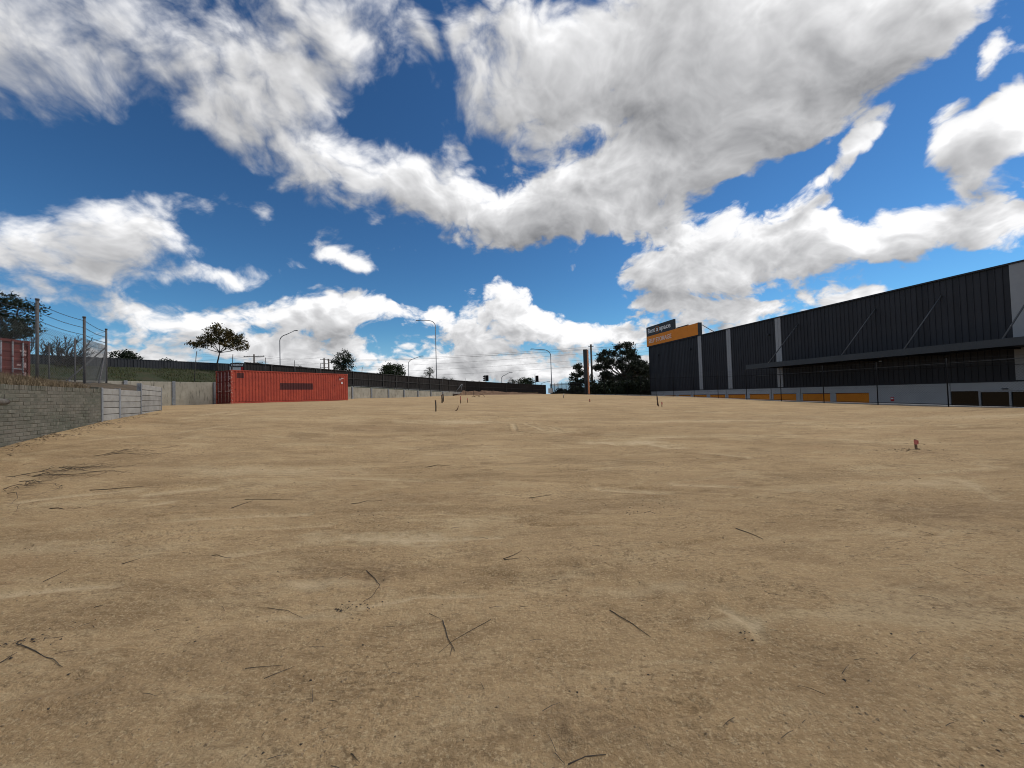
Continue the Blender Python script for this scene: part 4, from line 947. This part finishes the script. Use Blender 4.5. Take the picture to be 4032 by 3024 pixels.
# umbrella-shaped tree behind the container
bz=float(bankz(43.0,9.0)); bp=at(860,1450,45.5)
tree('autumn_tree','spreading umbrella-shaped tree with yellowing leaves and a bent trunk behind the red container',(bp.x,bp.y,E+2.9),[(0,0,0),(-.05,0,.9),(-.12,0,1.6),(.05,0,2.3),(.16,0,2.75)],.11,
  [(-2.1,0,3.75,1.15,1.0,.35),(-1.0,.3,4.5,1.2,1.1,.55),(.2,-.2,5.2,1.3,1.2,.65),(1.2,.2,4.7,1.2,1.1,.6),(2.0,0,4.0,1.1,1.0,.6),(2.7,-.1,3.3,.8,.7,.4),(.6,.6,4.2,1.2,1.0,.5),(-.6,-.6,3.9,1.2,.9,.4),(1.5,-.5,3.5,.9,.7,.4)],185,26,.16,.105,M['leafautumn'],M['bark'])
# big eucalypts right of the pylon
def crown(cx,cz,rx,rz,n,r0,r1,seed,shell=.75):
    r=random.Random(seed); out=[]; tries=0
    while len(out)<n and tries<4000:
        tries+=1; v=Vector((r.gauss(0,1),r.gauss(0,.6),r.gauss(0,1))).normalized()*r.uniform(shell*.6,1); q=(cx+v.x*rx,v.y*rx*.6,cz+v.z*rz); s=r.uniform(r0,r1)
        if all((q[0]-o[0])**2+(q[2]-o[2])**2+.4*(q[1]-o[1])**2>(.72*(s+o[3]))**2*.8 for o in out): out.append((q[0],q[1],q[2],s,s,s*.78))
    return out
l,h=base_tree((2450,1345),84)
tree('eucalyptus_tree','tallest dark eucalypt with an open crown left of the storage warehouse',l,[(0,0,0),(.2,0,h*.22),(-.1,0,h*.36),(.1,0,h*.46)],.30,
  [(.9,0,h*.94,1.2,1.2,.75),(-.6,0,h*.93,1.0,1.0,.6)]+crown(-.7,h*.60,5.0,h*.30,32,.8,1.35,4),640,30,.25,.175,M['leafeuc'],M['palebark'],'eucalypts beyond the far fence')
l,h=base_tree((2540,1415),90)
tree('eucalyptus_tree','denser dark eucalypt partly hidden behind the warehouse corner',l,[(0,0,0),(-.1,0,h*.3),(.1,0,h*.5)],.28,
  crown(-.8,h*.60,4.4,h*.36,30,.9,1.5,9),640,32,.28,.185,M['leafeuc'],M['palebark'],'eucalypts beyond the far fence')
l,h=base_tree((2272,1420),80)
tree('bushy_tree','low bushy dark tree directly behind the sign pylon',l,[(0,0,0),(.1,0,h*.3),(0,0,h*.5)],.16,
  [(0,0,h*.86,.9,.8,.8),(-.7,0,h*.68,.9,.8,.8),(.8,0,h*.74,.8,.8,.7),(-.9,0,h*.50,1.0,.8,.8),(.4,0,h*.55,1.1,.9,.8),(1.8,0,h*.62,1.1,.9,.8),(2.6,0,h*.52,1.0,.8,.8),(1.6,0,h*.40,1.4,.9,.8),(-.2,0,h*.36,1.5,.9,.7)],260,30,.22,.15,M['leafeuc'],M['bark'])
for i,(px,py,Y,w,lab) in enumerate(((2210,1527,84,1.5,'leftmost low dark shrub behind the picket fence'),(2262,1512,76,1.4,'dark shrub at the left foot of the sign pylon'),(2352,1498,74,1.6,'dark shrub between the utility pole and the eucalypt trunks'),(2402,1490,76,1.8,'dark shrub below the tallest eucalypt'),(2462,1488,74,1.9,'dark shrub under the right half of the tallest eucalypt'),(2530,1478,78,2.0,'dark shrub against the warehouse corner'))):
    l,h=base_tree((px,py),Y); tree('dense_shrub',lab,l,[(0,0,0),(0,0,h*.3),(0,0,h*.6)],.1,[(0,0,h*.76,w*.8,w*.8,h*.2),(-w*.7,0,h*.58,w*.8,w*.7,h*.25),(w*.7,0,h*.6,w*.8,w*.7,h*.25),(0,0,h*.35,w*1.3,w*.8,h*.3)],190,32,.24,.19,M['leafdark'],M['bark'],'dark shrubs behind the far fence')
# trees behind the paling fence
def round_tree(name,label,px_top,px_w,Y,m,dens=1.,group='trees beyond the paling fence',squash=1.,zb=-1.86):
    l,h=base_tree(px_top,Y,zb); w=px_w*Y/FPX; hc=w*1.0*squash
    return tree(name,label,l,[(0,0,0),(.05*w,0,h*.4),(0,0,h-hc*.8)],.05*w+.06,[(0,0,h-hc*.32,w*.30,w*.3,hc*.30),(-w*.22,0,h-hc*.55,w*.28,w*.28,hc*.3),(w*.22,.0,h-hc*.5,w*.28,w*.28,hc*.3),(0,-w*.1,h-hc*.8,w*.42,w*.36,hc*.3),(w*.05,0,h-hc*1.2,w*.40,w*.36,hc*.35)],int(110*dens),int(26*dens),w*.055,w*.032,m,M['bark'],group)
round_tree('round_tree','dense round dark tree behind the right end of the red container',(1352,1377),92,100,M['leafdark'],1.25)
round_tree('round_tree','broad low green tree over the middle of the paling fence',(1545,1427),112,105,M['leafgreen'],1.2,squash=.62)
round_tree('conical_tree','small pointed dark tree just left of the tallest street lamp',(1691,1434),44,95,M['leafdark'],.8,squash=1.3)
round_tree('round_tree','tiny dark tree top left of the small pointed tree',(1661,1474),24,97,M['leafdark'],.5)
round_tree('round_tree','low dark tree top right of the tallest street lamp',(1745,1482),34,98,M['leafdark'],.6,squash=.8)
round_tree('round_tree','second low dark tree top right of the tallest street lamp',(1778,1486),26,100,M['leafdark'],.5,squash=.7)
round_tree('round_tree','small distant dark tree left of the twin-headed traffic signal',(1862,1496),30,130,M['leafdark'],.5,squash=.8)
round_tree('round_tree','very small distant tree beside the twin-headed traffic signal',(1889,1495),18,130,M['leafdark'],.4)
round_tree('round_tree','left half of the low tree clump beside the single traffic signal',(2018,1487),42,140,M['leafdark'],.7,squash=.8)
round_tree('round_tree','wide right half of the low tree clump beside the single traffic signal',(2068,1482),78,140,M['leafgreen'],1.0,squash=.55)
round_tree('round_tree','tiny dark tree top peeking over the paling fence behind the red container',(1176,1437),30,100,M['leafdark'],.5,squash=.7)
# left side, behind the embankment
round_tree('round_tree','dark domed shrub-like tree above the ribbed fence near the barbed fence corner',(490,1377),118,70,M['leafdark'],1.3,'trees beyond the ribbed fence',.62)
round_tree('round_tree','flat distant tree top above the middle of the ribbed fence',(655,1412),76,90,M['leafdark'],.8,'trees beyond the ribbed fence',.4)
l=(-39.6,33.5,E+1.0)
tree('spreading_tree','big dark spreading tree at the left edge behind the old container',l,[(0,0,0),(-.1,0,2.2),(-.6,0,3.8),(-1.0,0,4.6)],.26,
  [(-2.3,0,8.1,1.7,1.5,.55),(-.7,.3,7.5,1.5,1.3,.45),(-2.6,-.3,6.6,2.0,1.6,.6),(-.6,0,6.2,1.7,1.4,.5),(.1,0,5.4,1.3,1.2,.45),(-1.9,.2,5.3,1.8,1.4,.5),(-3.6,0,7.3,1.6,1.5,.7)],190,30,.21,.11,M['leafdark'],M['bark'])
# bare tree
bt=thing('bare_tree','leafless bushy tree with fine bare branches behind the barbed fence','tree',(-40.2,35.5,E+1.0)); b_=MB(); tw_=MB()
def grow(p,d,L_,r_,k):
    q=p+d*L_; mid=p.lerp(q,.5)+Vector((rng.uniform(-1,1),rng.uniform(-1,1),rng.uniform(-1,1)))*L_*.07
    (b_ if k>2 else tw_).tube([p,mid,q],[r_,r_*.85,r_*.7],5 if k>2 else 3,k>2)
    if k==0: return
    for _ in range(3 if k>1 else 4):
        nd_=(d+Vector((rng.uniform(-1,1),rng.uniform(-1,1),rng.uniform(-.35,.65)))*.75).normalized(); grow(q if rng.random()<.7 else mid,nd_,L_*rng.uniform(.62,.85),r_*.66,k-1)
for a in (-.9,-.3,.35,.8,1.2): grow(Vector((0,0,.6)),Vector((math.sin(a),rng.uniform(-.3,.3),math.cos(a))).normalized(),1.6,.13,5)
MB().tube([(0,0,-.3),(0,0,.65)],.16,8).build('trunk',M['bark'],bt); b_.build('branches',M['bark'],bt); tag(tw_.build('twigs',M['bark'],bt),kind='stuff')
def gz(x,y):
    x=np.array(x); y=np.array(y); c_=np.full(x.shape,.03); mz_,_,md_=marks(x,y,c_); return Gr(x,y)+E+relief(x,y,c_)*(1+.9*md_)+mz_
# ================================================================ survey pegs and conduits on the bare ground
def px_h(p,n): return n*p.y/FPX
def stub(label,base,hpx,wpx,m,group='black conduit stubs standing in the ground'):
    p=hit(*base); h=px_h(p,hpx); r=px_h(p,wpx)/2; t=thing('conduit_stub',label,'conduit',(p.x,p.y,p.z),0,group)
    MB().tube([(0,0,-.1),(.01,0,h*.5),(0,0,h)],r,10).build('pipe',m,t,True); MB().tube([(0,0,h-.06),(0,0,h+.012)],r*1.12,10).build('end_cap',M['peg'],t,True)
    return t
def peg(label,base,tp,wpx,m1,m2,flag=False,group='marker pegs on the bare site'):
    p=hit(*base); h=px_h(p,base[1]-tp[1]); dx=px_h(p,tp[0]-base[0]); w=px_h(p,wpx); t=thing('survey_peg',label,'peg',(p.x,p.y,p.z),0,group)
    MB().add([(-w/2,-w/3,-.1),(w/2,-w/3,-.1),(w/2,w/3,-.1),(-w/2,w/3,-.1),(dx-w/2,-w/3,h),(dx+w/2,-w/3,h*.97),(dx+w/2,w/3,h*.97),(dx-w/2,w/3,h)],[(0,3,2,1),(4,5,6,7),(0,1,5,4),(1,2,6,5),(2,3,7,6),(3,0,4,7)]).build('stake',m1,t)
    f0,f1=.52,.94
    if m2: MB().add([(dx*f-sx*w*.56,-sy*w*.40,h*f) for f in (f0,f1) for sx,sy in ((1,1),(-1,1),(-1,-1),(1,-1))],[(0,1,5,4),(1,2,6,5),(2,3,7,6),(3,0,4,7)]).build('painted_band',m2,t)
    if flag:
        fl=MB(); x0=dx*.8+w*.5; prof=[(0,0),(w*.4,.008),(w*.7,-.012),(w*.85,.008)]
        vs=[(x0+a,b-w*.2,z) for z in (h*.55,h*.9) for a,b in prof]; fl.add(vs,[(i,i+1,i+5,i+4) for i in range(3)]); o=fl.build('tape',m2,t); so=o.modifiers.new('thick','SOLIDIFY'); so.thickness=.003
    return t
stub('nearest black conduit stub left of centre, standing alone',(1716,1625),49,5,M['conduit'])
stub('front one of the close pair of black conduit stubs before the panel wall',(1740.5,1587),31,5,M['conduit'])
stub('rear one of the close pair of black conduit stubs before the panel wall',(1745.5,1581),28,4,M['conduit'])
stub('thin dark stake with wire loops at its foot near the red soil bank',(1866,1565),26,2.4,M['conduit'])
p=hit(1870,1565); lo=thing('wire_loop','bent rusty wire loops lying beside a thin dark stake near the soil bank','wire',(p.x,p.y,p.z))
for (ox,s) in ((-.15,.25),(.25,.35),(.75,.42)):
    MB().tube([(ox+s*math.cos(a)*.9,0,s*math.sin(a)*.7) for a in [math.pi*k/10 for k in range(11)]],.022,5).build('loop',M['rust'],lo,True)
peg('brown timber peg right of the black conduit pair',(1814,1589),(1814,1559.5),3.4,M['peg'],M['pegpink'])
peg('slim peach painted peg right of the brown peg',(1842,1585.5),(1840,1566),2.6,M['peg'],M['pegpink'])
peg('short grey peg leaning right near the middle of the far edge',(2218.5,1566),(2221,1548),2.2,M['post'],M['white'])
peg('small pink peg in the middle distance right of centre',(2323,1585),(2322,1571),3.6,M['peg'],M['pegpink'])
stub('dark stake beside the leaning rusty bracket near the warehouse corner',(2589,1598),37,4.5,M['conduit'])
peg('rusty leaning bracket propped beside the dark stake near the warehouse corner',(2595,1602),(2588,1569),3.5,M['rust'],None)
peg('pink flagged peg just right of the dark stake near the warehouse corner',(2607,1605),(2606,1582),2.4,M['peg'],M['pegpink'],True)
peg('nearest pink-taped peg on disturbed soil at the right',(3609,1772),(3606,1730),7,M['peg'],M['pegpink'],True)
p=hit(1795,1622); bs=thing('bent_root','short bent root sticking up from the ground near the conduit stubs','root',(p.x,p.y,p.z)); k=p.y/FPX
MB().tube([(-4*k,0,-.03),(-1*k,0,5*k),(4*k,0,7*k),(8*k,0,14*k),(11*k,0,25*k)],[3*k,2.8*k,2.6*k,2*k,1*k],6).build('root',M['peg'],bs,True)
# ================================================================ sticks on the ground
def stick(label,pts,r,group=None,m=None,name='fallen_stick',lift=.004):
    P_=[]
    H_=[hit(*q) for q in pts]
    for i in range(len(H_)-1):
        for k in range(4): P_.append(H_[i].lerp(H_[i+1],k/4)+Vector((rng.uniform(-1,1),rng.uniform(-1,1),0))*r*.8)
    P_.append(H_[-1]); c=H_[0]
    zs_=gz([q.x for q in P_],[q.y for q in P_]); P2_=[(q.x-c.x,q.y-c.y,float(z_)+lift-c.z) for q,z_ in zip(P_,zs_)]
    n=len(P2_); o=MB().tube(P2_,[r*(1-.55*i/(n-1)) for i in range(n)],6).build(name,m or M['stick'],None,True,loc=c); tag(o,label,'stick',group); return o
S=[('dark straight stick crossing another below the centre of the ground',[(1744,2432),(1763,2500),(1791,2558)],.006),
('pale curved twig crossed by a dark stick below the centre',[(1933,2432),(1850,2475),(1780,2515),(1725,2567)],.0035),
('short dark twig at the lower end of the crossed sticks',[(1781,2540),(1772,2580)],.004),
('short thin twig just above the crossed sticks',[(1690,2409),(1733,2426)],.0035),
('long dark stick slanting down to the right, right of the centre foreground',[(2399,2392),(2480,2440),(2562,2502)],.006),
('kinked stick at the bottom edge right of centre',[(2237,3005),(2304,2974),(2386,2963)],.0055),
('straight thin twig touching the kinked stick at the bottom edge',[(2185,2965),(2225,3008)],.0035),
('short twig at the bottom edge left of centre',[(1382,2970),(1417,3005)],.004),
('long curved stick in the left foreground',[(64,2533),(146,2558),(207,2592),(246,2625)],.0065),
('thin twig cut by the left edge in the foreground',[(2,2606),(68,2567)],.005),
('twig end beside the soil crumbs above the long curved left stick',[(176,2503),(249,2496)],.005),
('thin arched twig left of centre in the foreground',[(1054,2386),(1136,2397),(1197,2426)],.0035),
('upper one of two thin parallel twigs left of centre',[(966,2624),(1115,2616)],.0035),
('lower slanting one of two thin parallel twigs left of centre',[(1039,2666),(1162,2620)],.0035),
('long dark stick in the left middle distance',[(354,1924),(462,1920),(571,1913)],.011),
('short horizontal stick below the long left middle-distance stick',[(197,1997),(319,1993)],.010),
('slanting stick forming an angle with a level one left of centre',[(911,1998),(996,1965)],.009),
('level stick forming an angle with a slanting one left of centre',[(965,1959),(1160,1958)],.009),
('short straight dark stick in the left middle ground',[(480,2214),(554,2189)],.006),
('slanting thin stick near the left edge of the middle ground',[(170,2279),(280,2229)],.005),
('V-shaped twig, its upper arm, in the centre of the ground',[(1982,2193),(2020,2178),(2055,2161)],.006),
('V-shaped twig, its level lower arm, in the centre of the ground',[(1984,2196),(2043,2191)],.006),
('bowed stick left of centre beside crumbled soil',[(1444,2237),(1475,2258),(1496,2298),(1466,2340),(1430,2366)],.006),
('straight dark stick in the right middle ground',[(2896,2077),(2950,2097),(3004,2122)],.008),
('thin level twig in the left middle distance, right of the angled pair',[(1384,1978),(1503,1969)],.008),
('faint level twig above the V-shaped twig',[(2082,1958),(2172,1945)],.008),
('thin level twig in the distance left of centre',[(1672,1839),(1772,1831)],.011),
('small twig in the left foreground standing alone',[(372,2386),(407,2380)],.005),
('thin faint twig left of the bowed stick',[(835,2183),(911,2183)],.005)]
for lab,pts,r in S: stick(lab,pts,r*.52,'fallen sticks on the bare ground')
# pile of branches near the brick wall
c=hit(150,1885); bp_=MB()
def crooked(q,a,L_,r_,dep=0):
    pts=[q.copy()]; n_=6
    for k in range(n_):
        a+=rng.gauss(0,.28); q=q+Vector((math.cos(a),math.sin(a),0))*(L_/n_); q.z=float(Gr(q.x+c.x,q.y+c.y))+E-c.z+.012+rng.random()*.035; pts.append(q.copy())
        if dep<2 and rng.random()<.45: crooked(q.copy(),a+rng.choice((-1,1))*rng.uniform(.4,.9),L_*.4,r_*.55,dep+1)
    bp_.tube(pts,[r_*(1-.8*k/n_) for k in range(n_+1)],4,False)
for (px,py,sx,sy,k) in ((20,1905,60,10,4),(60,1925,40,8,2),(170,1868,70,9,4),(250,1850,40,6,3),(120,1890,90,14,2),(380,1795,50,5,2),(430,1780,20,4,1)):
    for i in range(k): crooked(hit(max(2,rng.gauss(px,sx)),rng.gauss(py,sy))-c,rng.gauss(.25,.5),rng.uniform(.35,1.2),rng.uniform(.003,.007))
tag(bp_.build('branch_pile',M['stick'],None,False,loc=c),'scattered heap of dark dead branches near the left edge below the brick wall','branches')
# ================================================================ loose matter: clods, pebbles, twig litter
def scatter_clods(name,label,pts,sizes,m):
    base=np.array([(1,0,0),(-.5,.87,0),(-.5,-.87,0),(.1,-.1,.5),(.3,.4,.38),(-.6,-.1,.34)]); F_=[(0,1,3),(1,2,3),(2,0,3),(0,4,1),(1,5,2),(0,1,4),(3,4,0),(3,5,1)]
    V=[];F=[]
    for (x,y,z),s in zip(pts,sizes):
        a=nrg.random()*6.28; c_,s_=math.cos(a),math.sin(a); j=base*(.7+.6*nrg.random((6,3)))*s; b=len(V)
        for q in j: V.append((x+q[0]*c_-q[1]*s_,y+q[0]*s_+q[1]*c_,z-.15*s+q[2]))
        F+=[tuple(i+b for i in f) for f in F_]
    me=bpy.data.meshes.new(name); me.from_pydata(V,[],F); me.update(); me.materials.append(m); o=inst(name,me); tag(o,label,None,None,'stuff'); return o
n=9000; yy=1.2+nrg.random(n)**2.2*16; xx=(nrg.random(n)-.5)*2.6*yy; den=vnoise(xx/1.3+9,yy/.9+2)+.5; k=nrg.random(n)<den**1.5*1.5; xx,yy=xx[k],yy[k]; zz=gz(xx,yy)
scatter_clods('soil_clods','small crumbs and clods of dry soil scattered over the bare ground',list(zip(xx,yy,zz)),.003+.010*nrg.random(len(xx))**3*(1+yy*.10),M['clod'])
n=170; yy=1.5+nrg.random(n)**1.8*14; xx=(nrg.random(n)-.5)*2.5*yy
for (px,py,k,sp) in ((2530,1992,40,.14),(2545,2018,34,.12),(1425,2035,30,.16),(1400,2385,30,.05),(95,2530,40,.06),(2990,2490,14,.05)):
    p=hit(px,py); xx=np.concatenate((xx,p.x+nrg.normal(size=k)*sp*1.6)); yy=np.concatenate((yy,p.y+nrg.normal(size=k)*sp))
zz=gz(xx,yy)
scatter_clods('dark_litter','dark specks of bark and leaf litter on the bare ground',list(zip(xx,yy,zz+.003)),.004+.007*nrg.random(len(xx))**2*(1+yy*.06),M['stick'])
# clods along the foot of the brick wall and round the near peg
tt_=nrg.random(900)*8.2-5.5; of_=-np.abs(nrg.normal(size=900))*.32-.02; xx=P1.x+WD.x*tt_+WN.x*of_; yy=P1.y+WD.y*tt_+WN.y*of_; zz=gz(xx,yy)
scatter_clods('wall_foot_clods','loose broken clods along the foot of the brick wall',list(zip(xx,yy,zz)),.012+.045*nrg.random(900)**3,M['clod'])
p=hit(3609,1775); xx=p.x+nrg.normal(size=110)*.45; yy=p.y+.12*(xx-p.x)*-1+nrg.normal(size=110)*.06; zz=gz(xx,yy)
scatter_clods('peg_clods','disturbed dark clods around the nearest pink peg',list(zip(xx,yy,zz)),.006+.028*nrg.random(110)**2,M['clod'])
n=240; tw2=MB(); Yt=[1.4+rng.random()**1.8*16 for _ in range(n)]; Xt=[rng.uniform(-1.2,1.2)*y for y in Yt]; Zt=gz(Xt,Yt)
for x,y,z in zip(Xt,Yt,Zt):
    a=rng.uniform(-.6,.6) if rng.random()<.6 else rng.uniform(0,6.28); L_=rng.uniform(.02,.10)*(1+y*.05); d=Vector((math.cos(a),math.sin(a),rng.uniform(-.05,.15)))*L_
    p=Vector((x,y,float(z)+.006)); tw2.tube([p,p+d*.5+Vector((0,0,L_*.05)),p+d],[.0013*(1+y*.1),.0012*(1+y*.1),.0007],3,False)
tag(tw2.build('twig_litter',M['stick']),'fine broken twig litter strewn over the bare ground',None,None,'stuff')
# ================================================================ grass
def blades(name,label,base,h,wd,m,lean=.5):
    n=len(base); a=nrg.random(n)*6.283; d=np.stack((np.cos(a),np.sin(a),np.zeros(n)),1); u=np.stack((-np.sin(a),np.cos(a),np.zeros(n)),1)
    hh=(h*(.5+.8*nrg.random(n)))[:,None] if not np.isscalar(h) else (h*(.5+.8*nrg.random((n,1)))); ln=lean*nrg.random((n,1))
    up=np.array((0,0,1.)); mid=base+up*hh*.6+d*hh*ln*.4; tip=base+up*hh*(1-.3*ln)+d*hh*ln
    V=np.stack((base-u*wd,base+u*wd,mid+u*wd*.7,mid-u*wd*.7,tip),1).reshape(-1,3); i=np.arange(n)*5
    F=[f for k in i for f in ((k,k+1,k+2,k+3),(k+3,k+2,k+4))]
    me=bpy.data.meshes.new(name); me.from_pydata(V.tolist(),[],F); me.update(); me.materials.append(m); o=inst(name,me); tag(o,label,None,None,'stuff'); return o
n=11000; t_=nrg.random(n)*10.5-9.2; d_=.12+nrg.random(n)**1.3*2.2; keep=(vnoise(t_*1.3,d_*1.3)+.5+.15*(t_<0))>.38; keep&=(t_<-.2)|(d_>1.2); t_,d_=t_[keep],d_[keep]
X_=P1.x+WD.x*t_+WN.x*d_; Y_=P1.y+WD.y*t_+WN.y*d_; Z_=yardz(X_,Y_)-.02
hh=.25*(.6+.9*np.clip(vnoise(t_*.9+4,d_*.9)+.5,0,1))*np.interp(t_,[-9,-1.2,.3,1.4],[1,1.05,.5,.3])
blades('dry_grass','tangled dry straw-coloured grass along the top of the brick wall',np.stack((X_,Y_,Z_),1),hh,.006,M['drygrass'],1.3)
n=16000; y_=22+nrg.random(n)*26; d_=.4+nrg.random(n)*9.5; keep=(vnoise(y_*.6,d_*.6)+.5)>.33; y_,d_=y_[keep],d_[keep]
base=np.stack((RW0+RWM*y_+RN.x*d_,y_+RN.y*d_,bankz(y_,d_)-.02),1)
blades('embankment_grass','rough green grass covering the embankment',base,.24,.014,M['grass'],.7)
n=1500; s_=nrg.random(n)*17-3; w_=.2+nrg.random(n)*1.6; X_=FA.x+fd.x*s_+fn.x*w_; Y_=FA.y+fd.y*s_+fn.y*w_
blades('bank_weeds','sparse brown weeds on the soil bank below the far fence',np.stack((X_,Y_,Gr(X_,Y_)+E+.2),1),.22,.02,M['drygrass'],.7)
